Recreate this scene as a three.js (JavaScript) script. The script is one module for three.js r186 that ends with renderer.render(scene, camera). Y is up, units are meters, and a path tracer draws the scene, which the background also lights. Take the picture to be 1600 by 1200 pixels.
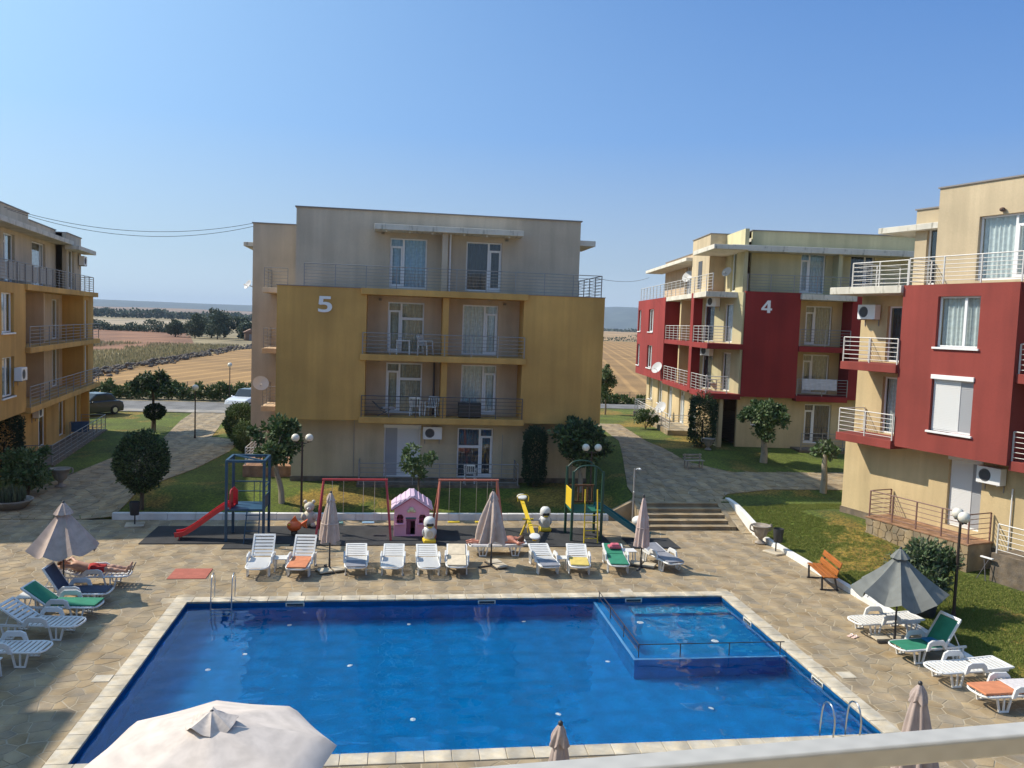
import * as THREE from 'three';
import { mergeGeometries, toCreasedNormals } from 'three/addons/utils/BufferGeometryUtils.js';
import { RoundedBoxGeometry } from 'three/addons/geometries/RoundedBoxGeometry.js';
import { MarchingCubes } from 'three/addons/objects/MarchingCubes.js';
import { TextGeometry } from 'three/addons/geometries/TextGeometry.js';
import { FontLoader } from 'three/addons/loaders/FontLoader.js';

// ------------------------------------------------------------------ camera, sky, sun, exposure
const scene = new THREE.Scene();
const camera = new THREE.PerspectiveCamera(49.88, 4 / 3, 0.1, 20000);
camera.rotation.order = 'YXZ';
camera.position.set(5.375, 7.8, 22.784);
camera.rotation.set(-0.07239, -0.1429, 0.03559);

const renderer = new THREE.WebGLRenderer({ antialias: true });
renderer.setSize(1024, 768);
renderer.toneMapping = THREE.LinearToneMapping;
renderer.toneMappingExposure = 1.3;
renderer.shadowMap.enabled = true;

const SUN = new THREE.Vector3(-0.668, 0.685, -0.292).normalize();
const sun = new THREE.DirectionalLight(new THREE.Color(1.0, 0.91, 0.77), 4.5);
sun.position.copy(SUN).multiplyScalar(120);
sun.castShadow = true;
sun.shadow.mapSize.set(4096, 4096);
Object.assign(sun.shadow.camera, { left: -70, right: 70, top: 70, bottom: -70, near: 1, far: 300 });
sun.shadow.radius = 1.3;
scene.add(sun, sun.target);

{ // a clear summer sky: pale at the horizon, deeper blue above, a wide soft glow towards the sun
  const w = 1024, h = 512, data = new Float32Array(w * h * 4);
  const mix = (a, b, t) => a.map((v, i) => v + (b[i] - v) * t);
  const stops = [[0, [0.43, 0.50, 0.57]], [0.07, [0.295, 0.395, 0.515]], [0.216, [0.115, 0.255, 0.55]], [0.36, [0.056, 0.17, 0.46]], [0.6, [0.048, 0.15, 0.42]], [1, [0.045, 0.135, 0.38]]];
  for (let j = 0; j < h; j++) {
    const el = ((j + 0.5) / h - 0.5) * Math.PI, s = Math.max(0, Math.sin(el));
    let k = 0; while (k < stops.length - 2 && s > stops[k + 1][0]) k++;
    const t = Math.min(1, Math.max(0, (s - stops[k][0]) / (stops[k + 1][0] - stops[k][0])));
    const base = mix(stops[k][1], stops[k + 1][1], t);
    for (let i = 0; i < w; i++) {
      const a = ((i + 0.5) / w - 0.5) * 2 * Math.PI, ce = Math.cos(el);
      const d = ce * Math.cos(a) * SUN.x + Math.sin(el) * SUN.y + ce * Math.sin(a) * SUN.z;
      const e = Math.exp((d - 1) * 3.3), g = e < 0.42 ? e : 0.42 + 0.14 * (1 - Math.exp((0.42 - e) / 0.14));
      const o = (j * w + i) * 4;
      data[o] = base[0] + g * 0.64; data[o + 1] = base[1] + g * 0.90; data[o + 2] = base[2] + g * 0.90; data[o + 3] = 1;
    }
  }
  const t = new THREE.DataTexture(data, w, h, THREE.RGBAFormat, THREE.FloatType);
  t.mapping = THREE.EquirectangularReflectionMapping; t.magFilter = t.minFilter = THREE.LinearFilter; t.needsUpdate = true;
  scene.background = t; scene.environment = t;
}

// ------------------------------------------------------------------ helpers
const V3 = (x, y, z) => new THREE.Vector3(x, y, z);
let seedState = 12345;
function reseed(s) { seedState = s | 0; }
function rnd() { seedState = (seedState + 0x6d2b79f5) | 0; let t = Math.imul(seedState ^ (seedState >>> 15), 1 | seedState); t = (t + Math.imul(t ^ (t >>> 7), 61 | t)) ^ t; return ((t ^ (t >>> 14)) >>> 0) / 4294967296; }
const rr = (a, b) => a + (b - a) * rnd();
const gauss = () => (rnd() + rnd() + rnd() + rnd() - 2) * 0.85;
const clamp = (v, a = 0, b = 1) => Math.min(b, Math.max(a, v));
const sstep = (a, b, v) => { const t = clamp((v - a) / (b - a)); return t * t * (3 - 2 * t); };
const lerp = (a, b, t) => a + (b - a) * t;
const R = (d) => d * Math.PI / 180;

// tiling value noise
function hash2(x, y, s) { let h = Math.imul(x, 374761393) ^ Math.imul(y, 668265263) ^ Math.imul(s, 1274126177); h = Math.imul(h ^ (h >>> 13), 1274126177); return ((h ^ (h >>> 16)) >>> 0) / 4294967296; }
function vnoise(x, y, px, py, s) {
  const xi = Math.floor(x), yi = Math.floor(y); let fx = x - xi, fy = y - yi; fx = fx * fx * (3 - 2 * fx); fy = fy * fy * (3 - 2 * fy);
  const m = (a, p) => ((a % p) + p) % p, x0 = m(xi, px), x1 = m(xi + 1, px), y0 = m(yi, py), y1 = m(yi + 1, py);
  return lerp(lerp(hash2(x0, y0, s), hash2(x1, y0, s), fx), lerp(hash2(x0, y1, s), hash2(x1, y1, s), fx), fy);
}
function fbm(u, v, px, py, oct, s) { let a = 0.5, r = 0, n = 0; for (let o = 0; o < oct; o++) { r += a * vnoise(u * px, v * py, px, py, s + o); n += a; a *= 0.5; px *= 2; py *= 2; } return r / n; }
function makeTex(w, h, f, srgb = true) {
  const d = new Uint8Array(w * h * 4);
  for (let j = 0; j < h; j++) for (let i = 0; i < w; i++) {
    const c = f(i / w, j / h), o = (j * w + i) * 4;
    for (let k = 0; k < 3; k++) d[o + k] = clamp(Array.isArray(c) ? c[k] : c) * 255;
    d[o + 3] = 255;
  }
  const t = new THREE.DataTexture(d, w, h); t.wrapS = t.wrapT = THREE.RepeatWrapping; t.magFilter = THREE.LinearFilter; t.minFilter = THREE.LinearMipmapLinearFilter; t.generateMipmaps = true;
  if (srgb) t.colorSpace = THREE.SRGBColorSpace; t.needsUpdate = true; return t;
}
const rep = (t, x, y = x) => { const c = t.clone(); c.repeat.set(x, y); c.needsUpdate = true; return c; };

const TX = {
  stucco: makeTex(512, 512, (u, v) => { const blot = fbm(u, v, 3, 3, 4, 3), streak = fbm(u, v, 26, 2, 3, 9), f = hash2(u * 512 | 0, v * 512 | 0, 5); return 0.80 + 0.20 * (blot - 0.5) + 0.08 * (streak - 0.5) + 0.07 * (f - 0.5); }),
  stuccoBump: makeTex(512, 512, (u, v) => 0.5 * fbm(u, v, 90, 90, 3, 4) + 0.5 * hash2(u * 512 | 0, v * 512 | 0, 7), false),
  stain: makeTex(512, 512, (u, v) => { const b = fbm(u, v, 6, 6, 4, 23), drip = sstep(0.56, 0.8, fbm(u, v, 34, 3, 4, 19)) * sstep(0.42, 0.6, b); const k = clamp(drip * 0.4 + 0.3 * (b - 0.35)); return [0.92 - 0.5 * k, 0.91 - 0.5 * k, 0.88 - 0.52 * k]; }),
  stone: makeTex(512, 512, (u, v) => { const b = fbm(u, v, 4, 4, 5, 31), c = fbm(u, v, 7, 7, 4, 37), f = hash2(u * 512 | 0, v * 512 | 0, 41); const l = 0.76 + 0.34 * (b - 0.5) + 0.1 * (f - 0.5); return [l + 0.05 * (c - 0.5), l, l - 0.10 * (c - 0.5)]; }),
  stoneBump: makeTex(512, 512, (u, v) => 0.7 * fbm(u, v, 14, 14, 5, 43) + 0.3 * hash2(u * 512 | 0, v * 512 | 0, 47), false),
  grass: makeTex(1024, 1024, (u, v) => {
    const b = fbm(u, v, 6, 6, 5, 51), f = fbm(u, v, 160, 160, 2, 53), h = hash2(u * 1024 | 0, v * 1024 | 0, 55), dry = sstep(0.52, 0.68, fbm(u, v, 4, 4, 5, 57) + 0.12 * (f - 0.5));
    const l = 0.75 + 0.35 * (b - 0.5) + 0.5 * (f - 0.5) + 0.25 * (h - 0.5);
    return [l * lerp(0.44, 0.68, dry), l * lerp(0.55, 0.62, dry), l * lerp(0.22, 0.34, dry)];
  }),
  wood: makeTex(256, 256, (u, v) => { const g = fbm(u, v, 3, 50, 4, 61); return [0.75 + 0.4 * (g - 0.5), 0.74 + 0.4 * (g - 0.5), 0.72 + 0.42 * (g - 0.5)]; }),
  cloth: makeTex(256, 256, (u, v) => { const w = ((u * 128 | 0) + (v * 128 | 0)) % 2 ? 0.03 : 0; return 0.9 - w + 0.14 * (fbm(u, v, 5, 5, 4, 67) - 0.5); }),
  mosaic: makeTex(1024, 1024, (u, v) => {
    const n = 64, x = u * n, y = v * n, fx = x - Math.floor(x), fy = y - Math.floor(y), g = Math.min(fx, fy, 1 - fx, 1 - fy) < 0.07;
    const t = hash2(Math.floor(x), Math.floor(y), 71), c = fbm(u, v, 5, 5, 4, 73), l = g ? 0.80 : 0.82 + 0.10 * (t - 0.5) + 0.26 * (c - 0.5);
    return [l * 0.9, l, l];
  }),
  field: makeTex(1024, 1024, (u, v) => {
    const row = 0.5 + 0.5 * Math.sin((v + 0.006 * fbm(u, v, 4, 4, 2, 81)) * Math.PI * 2 * 24), b = fbm(u, v, 8, 8, 5, 83), f = hash2(u * 1024 | 0, v * 1024 | 0, 85), l = 0.78 + 0.13 * (sstep(0.72, 1, row)) + 0.28 * (b - 0.5) + 0.14 * (f - 0.5);
    return [l, l * 0.99, l * 0.97];
  }),
  soil: makeTex(512, 512, (u, v) => { const b = fbm(u, v, 6, 6, 5, 91), f = hash2(u * 512 | 0, v * 512 | 0, 93); return 0.74 + 0.4 * (b - 0.5) + 0.22 * (f - 0.5); }),
  asphalt: makeTex(512, 512, (u, v) => 0.74 + 0.25 * (fbm(u, v, 5, 5, 4, 95) - 0.5) + 0.3 * (hash2(u * 512 | 0, v * 512 | 0, 97) - 0.5)),
  ripple: makeTex(1024, 1024, (u, v) => 0.55 * fbm(u, v, 14, 22, 3, 101) + 0.3 * fbm(u, v, 5, 7, 2, 103) + 0.15 * fbm(u, v, 60, 80, 2, 107), false),
  leaf: makeTex(64, 64, (u, v) => 0.85 + 0.25 * (fbm(u, v, 6, 6, 3, 111) - 0.5)),
};
const C = (r, g, b) => new THREE.Color().setRGB(r, g, b);
function mat(r, g, b, o = {}) {
  const { tex, bump, bs = 0.003, rough = 0.85, metal = 0, s = 1, sb, phys, ...rest } = o;
  const K = phys ? THREE.MeshPhysicalMaterial : THREE.MeshStandardMaterial;
  const m = new K({ color: C(r, g, b), roughness: rough, metalness: metal, ...rest });
  if (tex) m.map = rep(TX[tex], 1 / s);
  if (bump) { m.bumpMap = rep(TX[bump], 1 / (sb || s)); m.bumpScale = bs; }
  return m;
}
// uv in metres from the face that a triangle points to
function uvBox(g0) {
  const g = g0.index ? g0.toNonIndexed() : g0, p = g.attributes.position, uv = new Float32Array(p.count * 2);
  const a = V3(), b = V3(), c = V3(), n = V3();
  for (let i = 0; i < p.count; i += 3) {
    a.fromBufferAttribute(p, i); b.fromBufferAttribute(p, i + 1); c.fromBufferAttribute(p, i + 2);
    n.copy(b).sub(a).cross(c.clone().sub(a)); const x = Math.abs(n.x), y = Math.abs(n.y), z = Math.abs(n.z);
    [a, b, c].forEach((q, k) => { const o = (i + k) * 2; if (y >= x && y >= z) { uv[o] = q.x; uv[o + 1] = q.z; } else if (x >= z) { uv[o] = q.z; uv[o + 1] = q.y; } else { uv[o] = q.x; uv[o + 1] = q.y; } });
  }
  g.setAttribute('uv', new THREE.BufferAttribute(uv, 2)); return g;
}
const plain = (g) => { const n = g.index ? g.toNonIndexed() : g; for (const k of Object.keys(n.attributes)) if (!['position', 'normal', 'uv'].includes(k)) n.deleteAttribute(k); return n; };
const box = (x0, x1, y0, y1, z0, z1) => uvBox(new THREE.BoxGeometry(x1 - x0, y1 - y0, z1 - z0).translate((x0 + x1) / 2, (y0 + y1) / 2, (z0 + z1) / 2));
const rbox = (x0, x1, y0, y1, z0, z1, r = 0.02, s = 2) => uvBox(new RoundedBoxGeometry(x1 - x0, y1 - y0, z1 - z0, s, Math.min(r, (x1 - x0) / 2.01, (y1 - y0) / 2.01, (z1 - z0) / 2.01)).translate((x0 + x1) / 2, (y0 + y1) / 2, (z0 + z1) / 2));
function bar(p, q, r, r2 = r, seg = 8) {
  const a = V3(...p), b = V3(...q), d = b.clone().sub(a), L = d.length();
  const g = new THREE.CylinderGeometry(r2, r, L, seg).translate(0, L / 2, 0);
  g.applyQuaternion(new THREE.Quaternion().setFromUnitVectors(V3(0, 1, 0), d.divideScalar(L))).translate(a.x, a.y, a.z); return plain(g);
}
function beam(p, q, w, h) { // a square bar from p to q
  const a = V3(...p), b = V3(...q), d = b.clone().sub(a), L = d.length(), g = uvBox(new THREE.BoxGeometry(w, h, L).translate(0, 0, L / 2));
  const m = new THREE.Matrix4().lookAt(b, a, Math.abs(d.y) > 0.95 * L ? V3(0, 0, 1) : V3(0, 1, 0)); m.setPosition(a); return g.applyMatrix4(m);
}
const tube = (pts, r, seg = 24, rs = 7, closed = false) => plain(new THREE.TubeGeometry(new THREE.CatmullRomCurve3(pts.map((p) => V3(...p)), closed, 'centripetal'), seg, r, rs, closed));
const lathe = (pts, seg = 20) => plain(new THREE.LatheGeometry(pts.map((p) => new THREE.Vector2(...p)), seg));
const sphere = (x, y, z, r, sy = 1, ws = 18, hs = 12) => plain(new THREE.SphereGeometry(r, ws, hs).scale(1, sy, 1).translate(x, y, z));
function prism(pts, depth, bevel = 0) { // outline in x,y pushed along z, centred
  const s = new THREE.Shape(pts.map((p) => new THREE.Vector2(...p)));
  return uvBox(new THREE.ExtrudeGeometry(s, { depth: depth - 2 * bevel, bevelEnabled: bevel > 0, bevelSize: bevel, bevelThickness: bevel, bevelSegments: 2, curveSegments: 6 }).translate(0, 0, -depth / 2 + bevel));
}
const rotY = (g, a) => g.rotateY(a), moved = (g, x, y, z) => g.translate(x, y, z);
const taken = new Map();
function numbered(n) { const k = taken.get(n) || 0; taken.set(n, k + 1); return k ? n + '_' + String(k).padStart(3, '0') : n; }
function part(name, geos, m, parent) {
  const list = (Array.isArray(geos) ? geos : [geos]).map(plain);
  const g = list.length > 1 ? mergeGeometries(list) : list[0];
  const o = new THREE.Mesh(g, m); o.name = name; o.castShadow = o.receiveShadow = true; (parent || scene).add(o); return o;
}
function thing(name, label, category, [x, y, z] = [0, 0, 0], turn = 0, group) {
  const o = new THREE.Group(); o.name = numbered(name); scene.add(o); o.position.set(x, y, z); o.rotation.y = turn;
  o.userData = { label, category }; if (group) o.userData.group = group; return o;
}
function tag(o, label, category, group) { o.name = numbered(o.name); o.userData = { label, category }; if (group) o.userData.group = group; return o; }
function struct(name, geos, m) { const o = part(name, geos, m, scene); o.name = numbered(o.name); o.userData = { kind: 'structure' }; return o; }
function copyOf(src, [x, y, z], turn, label, group) {
  const o = src.clone(); o.name = numbered(src.name.replace(/_\d{3}$/, '')); scene.add(o); o.position.set(x, y, z); o.rotation.y = turn;
  o.userData = { ...src.userData, label }; if (group) o.userData.group = group; return o;
}
// ------------------------------------------------------------------ the lie of the land
const PW = 15.15, PL = 8.28, WATER = -0.11;
function ground(x, z) {
  const hc = 0.14 + 0.43 * sstep(-9.6, -12.6, z), hl = 0.015 + 0.28 * sstep(-10, -17, z);
  const back = 0.75 + 0.35 * sstep(-9.5, -13, z) + 0.35 * sstep(-13, -20, z) - 0.35 * sstep(-28, -44, z);
  const hr = lerp(0.14 + lerp(0.18, 0.78, sstep(0, -8.5, z)) * sstep(19.5, 23, x), back, sstep(-5.5, -9.6, z));
  let h = lerp(hl, hc, sstep(-6.2, -4.6, x)); h = lerp(h, hr, sstep(14.3, 15.5, x));
  return lerp(h, 0.3, sstep(-44, -60, z));
}
function sheet(xs, zs, hf, keep, dy = 0) {
  const pos = [], uv = [], idx = [], nx = xs.length;
  for (const z of zs) for (const x of xs) { pos.push(x, hf(x, z) + dy, z); uv.push(x, z); }
  for (let j = 0; j < zs.length - 1; j++) for (let i = 0; i < nx - 1; i++) {
    if (keep && !keep((xs[i] + xs[i + 1]) / 2, (zs[j] + zs[j + 1]) / 2)) continue;
    const a = j * nx + i, b = a + 1, c = a + nx, d = c + 1; idx.push(a, c, b, b, c, d);
  }
  const g = new THREE.BufferGeometry(); g.setAttribute('position', new THREE.Float32BufferAttribute(pos, 3)); g.setAttribute('uv', new THREE.Float32BufferAttribute(uv, 2)); g.setIndex(idx); g.computeVertexNormals(); return g;
}
const range = (a, b, n) => Array.from({ length: n + 1 }, (_, i) => a + (b - a) * i / n);
const M = {
  lawn: mat(0.92, 0.76, 0.44, { tex: 'grass', s: 9, bump: 'stoneBump', sb: 0.7, bs: 0.03, rough: 1 }),
  dry: mat(0.46, 0.36, 0.19, { tex: 'soil', s: 23, rough: 1 }),
  stubble: mat(0.47, 0.275, 0.10, { tex: 'field', s: 70, rough: 1 }),
  redsoil: mat(0.42, 0.20, 0.10, { tex: 'soil', s: 40, rough: 1 }),
  asphalt: mat(0.30, 0.29, 0.28, { tex: 'asphalt', s: 4, rough: 0.95 }),
  mortar: mat(0.66, 0.54, 0.37, { tex: 'stone', s: 1.6, bump: 'stoneBump', sb: 0.8, bs: 0.006 }),
  coping: mat(0.85, 0.74, 0.56, { tex: 'stone', s: 1.3, rough: 0.8 }),
  kerb: mat(0.95, 0.93, 0.88, { tex: 'cloth', s: 1.7, rough: 0.8 }),
  rubber: mat(0.055, 0.057, 0.06, { tex: 'asphalt', s: 1.5, rough: 0.95, bump: 'stoneBump', sb: 0.5, bs: 0.004 }),
  pool: mat(0.001, 0.265, 0.70, { tex: 'mosaic', s: 1.6, rough: 1, phys: true, specularIntensity: 0.05 }),
  poolBand: mat(0.004, 0.13, 0.36, { tex: 'mosaic', s: 1.6, rough: 0.8, phys: true, specularIntensity: 0.2 }),
  water: mat(0.95, 0.99, 1.0, { phys: true, rough: 0.015, transmission: 1, thickness: 1, ior: 1.33 }),
  steel: mat(0.62, 0.62, 0.60, { rough: 0.28, metal: 1 }),
  darkSteel: mat(0.05, 0.05, 0.055, { rough: 0.45, metal: 0.3 }),
};
const stoneTones = [[0.55, 0.415, 0.245], [0.51, 0.395, 0.245], [0.59, 0.45, 0.27], [0.50, 0.395, 0.26], [0.56, 0.41, 0.23], [0.535, 0.405, 0.25]].map((c) => mat(...c, { tex: 'stone', s: 1.9, bump: 'stoneBump', sb: 0.6, bs: 0.006 }));

{ // lawn round the houses, plain country beyond it to the horizon
  const xs = [...range(-42, 19.36, 122), ...range(19.36, 72, 106).slice(1)], zs = [...range(-46, -9.45, 74), ...range(-9.45, 30, 80).slice(1)];
  const edge = [], wallTo = (a, b) => { const p = [], uv = []; for (const [x, z, y] of [[...a, 1], [...b, 1], [...a, 0], [...b, 1], [...b, 0], [...a, 0]]) { p.push(x, y ? ground(x, z) : -0.06, z); uv.push(x + z, y * 0.2); } const g = new THREE.BufferGeometry(); g.setAttribute('position', new THREE.Float32BufferAttribute(p, 3)); g.setAttribute('uv', new THREE.Float32BufferAttribute(uv, 2)); g.computeVertexNormals(); edge.push(g); };
  for (let i = 0; i + 1 < xs.length; i++) if (xs[i + 1] <= 19.37) wallTo([xs[i], -9.45], [xs[i + 1], -9.45]);
  for (let j = 0; j + 1 < zs.length; j++) if (zs[j] >= -9.46) wallTo([19.36, zs[j]], [19.36, zs[j + 1]]);
  struct('lawn', [sheet(xs, zs, ground, (x, z) => !(x < 19.36 && z > -9.45)), ...edge], M.lawn);
  const gx = [-9000, -4000, -1800, -800, -350, -160, -80, -42, 72, 110, 200, 400, 900, 2000, 4500, 9000], gz = [-9500, -5000, -2500, -1200, -600, -300, -160, -100, -80, -70, -60, -56, -52, -49, -46, -20, 30, 60, 200, 900];
  const out = struct('ground', sheet([...gx.slice(0, 7), ...range(-42, 72, 57), ...gx.slice(9)], gz, ground, (x, z) => !(x > -42 && x < 72 && z > -46 && z < 30)), M.dry);
}
// ------------------------------------------------------------------ crazy paving
function cells(x0, x1, z0, z1, s, inside) { // irregular convex stones: Voronoi cells of a shaken grid
  const nx = Math.ceil((x1 - x0) / s), nz = Math.ceil((z1 - z0) / s), P = [];
  for (let j = -1; j <= nz; j++) for (let i = -1; i <= nx; i++) P.push([x0 + (i + 0.5 + rr(-0.46, 0.46)) * s, z0 + (j + 0.5 + rr(-0.46, 0.46)) * s]);
  const at = (i, j) => P[(j + 1) * (nx + 2) + i + 1], out = [];
  for (let j = 0; j < nz; j++) for (let i = 0; i < nx; i++) {
    const c = at(i, j); if (!inside(c[0], c[1])) continue;
    let poly = [[c[0] - s * 1.4, c[1] - s * 1.4], [c[0] + s * 1.4, c[1] - s * 1.4], [c[0] + s * 1.4, c[1] + s * 1.4], [c[0] - s * 1.4, c[1] + s * 1.4]];
    for (let b = -2; b <= 2; b++) for (let a = -2; a <= 2; a++) {
      if (!a && !b) continue; const ii = i + a, jj = j + b; if (ii < -1 || jj < -1 || ii > nx || jj > nz) continue;
      const q = at(ii, jj), dx = q[0] - c[0], dz = q[1] - c[1], L = Math.hypot(dx, dz); poly = clip(poly, dx / L, dz / L, (dx * (c[0] + q[0]) + dz * (c[1] + q[1])) / 2 / L - 0.5 * rr(0.018, 0.036));
    }
    out.push({ c, poly });
  }
  return out;
}
function clip(poly, nx, nz, d) {
  const o = []; for (let k = 0; k < poly.length; k++) {
    const p = poly[k], q = poly[(k + 1) % poly.length], a = p[0] * nx + p[1] * nz - d, b = q[0] * nx + q[1] * nz - d;
    if (a <= 0) o.push(p); if (a * b < 0) { const t = a / (a - b); o.push([p[0] + t * (q[0] - p[0]), p[1] + t * (q[1] - p[1])]); }
  } return o;
}
function stoneGeo(poly, hf, up, thick) { // flat top with chipped edge and a skirt
  const n = poly.length, cx = poly.reduce((a, p) => a + p[0], 0) / n, cz = poly.reduce((a, p) => a + p[1], 0) / n, pos = [], uv = [], tx = rr(-0.006, 0.006), tz = rr(-0.006, 0.006), lift = rr(-0.002, 0.003);
  const H = (x, z) => hf(x, z) + up + lift + (x - cx) * tx + (z - cz) * tz, put = (x, y, z) => { pos.push(x, y, z); uv.push(x + cx * 0.37, z - cx * 0.21); };
  const inn = poly.map((p) => [cx + (p[0] - cx) * 0.965, cz + (p[1] - cz) * 0.965]);
  for (let k = 0; k < n; k++) {
    const a = poly[k], b = poly[(k + 1) % n], ai = inn[k], bi = inn[(k + 1) % n], ya = H(...ai), yb = H(...bi);
    put(cx, H(cx, cz), cz); put(bi[0], yb, bi[1]); put(ai[0], ya, ai[1]);
    const ea = H(...a) - 0.002, eb = H(...b) - 0.002;
    put(ai[0], ya, ai[1]); put(bi[0], yb, bi[1]); put(b[0], eb, b[1]); put(ai[0], ya, ai[1]); put(b[0], eb, b[1]); put(a[0], ea, a[1]);
    put(a[0], ea, a[1]); put(b[0], eb, b[1]); put(b[0], eb - thick, b[1]); put(a[0], ea, a[1]); put(b[0], eb - thick, b[1]); put(a[0], ea - thick, a[1]);
  }
  const g = new THREE.BufferGeometry(); g.setAttribute('position', new THREE.Float32BufferAttribute(pos, 3)); g.setAttribute('uv', new THREE.Float32BufferAttribute(uv, 2)); g.computeVertexNormals(); return g;
}
camera.aspect = 4 / 3; camera.updateMatrixWorld(); camera.updateProjectionMatrix();
function seenSize(list) { // pixels across of a stone in the picture, 0 when out of it
  const v = V3(); let x0 = 9, x1 = -9, y0 = 9, y1 = -9;
  for (const [x, y, z] of list) { v.set(x, y, z).project(camera); x0 = Math.min(x0, v.x); x1 = Math.max(x1, v.x); y0 = Math.min(y0, v.y); y1 = Math.max(y1, v.y); }
  if (x1 < -1 || x0 > 1 || y1 < -1 || y0 > 1) return 0; return Math.sqrt((x1 - x0) * 512 * (y1 - y0) * 384);
}
function pave(parent, list, hf, up, thick, most) {
  for (const s of list) s.size = seenSize(s.poly.map((p) => [p[0], hf(...p) + up, p[1]]));
  list.sort((a, b) => b.size - a.size);
  const rest = stoneTones.map(() => []);
  list.forEach((s, k) => {
    if (s.poly.length < 3) return; const g = stoneGeo(s.poly, hf, up, thick), t = (rnd() * 6) | 0;
    if (k < most && s.size > 4) part('paving_stone', g, stoneTones[t], parent); else rest[t].push(g);
  });
  rest.forEach((r, t) => { if (r.length) part('paving_stones', r, stoneTones[t], parent).userData.kind = 'stuff'; });
}
{
  reseed(7);
  const s = new THREE.Shape([[-42, -30], [19.3, -30], [19.3, 9.6], [-42, 9.6]].map((p) => new THREE.Vector2(...p)));
  s.holes.push(new THREE.Path([[-0.2, -PL - 0.2], [-0.2, 0.2], [PW + 0.2, 0.2], [PW + 0.2, -PL - 0.2]].map((p) => new THREE.Vector2(...p))));
  const deck = struct('pool_deck', uvBox(new THREE.ShapeGeometry(s).rotateX(-Math.PI / 2).translate(0, -0.005, 0)), M.mortar);
  const free = (x, z) => !(x > -0.2 && x < PW + 0.2 && z > -0.2 && z < PL + 0.2);
  let list = cells(-14, 19.3, -9.3, 13.2, 0.37, free);
  for (const c of list) { // trim along the coping and the kerb
    const [x, z] = c.c; if (z < 0 && x > -0.6 && x < PW + 0.6) c.poly = clip(c.poly, 0, 1, -0.39); if (z > PL) c.poly = clip(c.poly, 0, -1, -PL - 0.39);
    if (x < 0 && z > -0.6 && z < PL + 0.6) c.poly = clip(c.poly, 1, 0, -0.39); if (x > PW && z > -0.6 && z < PL + 0.6) c.poly = clip(c.poly, -1, 0, -PW - 0.39);
    c.poly = clip(clip(c.poly, 1, 0, 19.22), 0, -1, 9.3);
  }
  pave(deck, list, () => 0, 0, 0.012, 300);
  // paths on both sides of the house
  const inPoly = (P) => (x, z) => { let k = false; for (let i = 0, j = P.length - 1; i < P.length; j = i++) if ((P[i][1] > z) !== (P[j][1] > z) && x < (P[j][0] - P[i][0]) * (z - P[i][1]) / (P[j][1] - P[i][1]) + P[i][0]) k = !k; return k; };
  const pathL = [[-10.2, -9.3], [-4.9, -9.3], [-4.75, -12], [-3.6, -17], [-3.1, -22], [-3.1, -25.6], [-5.2, -27.5], [-6.4, -37], [-6.6, -41.5], [-9.5, -41.5], [-9.2, -37], [-7.9, -27], [-8.6, -22], [-9.0, -16], [-9.8, -12]];
  const pathR = [[15.45, -9.4], [18.75, -9.4], [19.7, -10.6], [22, -11.2], [25.2, -11.2], [32, -11.6], [32, -14.6], [26, -14.3], [21.4, -14.2], [19.9, -16.4], [19.6, -22], [20.2, -30], [18.6, -30], [18.0, -22], [16.6, -16], [15.5, -11.5]];
  const pathH = (x, z) => ground(x, z) - 0.024 * sstep(-10.3, -9.4, z);
  for (const [P, x0, x1, z0, z1] of [[pathL, -11, -3, -41.5, -9.3], [pathR, 15, 32, -30, -9.4]]) {
    const inside = inPoly(P), deep = (x, z) => [[0.1, 0.1], [0.1, -0.1], [-0.1, 0.1], [-0.1, -0.1]].every(([a, b]) => inside(x + a, z + b)), base = struct('path', sheet(range(x0, x1, (x1 - x0) * 8 | 0), range(z0, z1, (z1 - z0) * 8 | 0), pathH, deep, 0.012), M.mortar), list = [];
    for (const c of cells(x0 - 0.5, x1 + 0.5, z0 - 0.5, z1 + 0.5, 0.44, () => true)) { // whole stones inside, trimmed ones along the edge
      const n = c.poly.filter((p) => inside(...p)).length; if (!n) continue; if (n < c.poly.length) { let q = P; for (let k = 0; k < c.poly.length && q.length; k++) { const a = c.poly[k], b = c.poly[(k + 1) % c.poly.length], L = Math.hypot(b[0] - a[0], b[1] - a[1]) || 1, nx = (b[1] - a[1]) / L, nz = -(b[0] - a[0]) / L; q = clip(q, nx, nz, nx * a[0] + nz * a[1]); } c.poly = q; } if (c.poly.length > 2) list.push(c);
    }
    pave(base, list, pathH, 0.03, 0.02, 90);
  }
}
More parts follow.
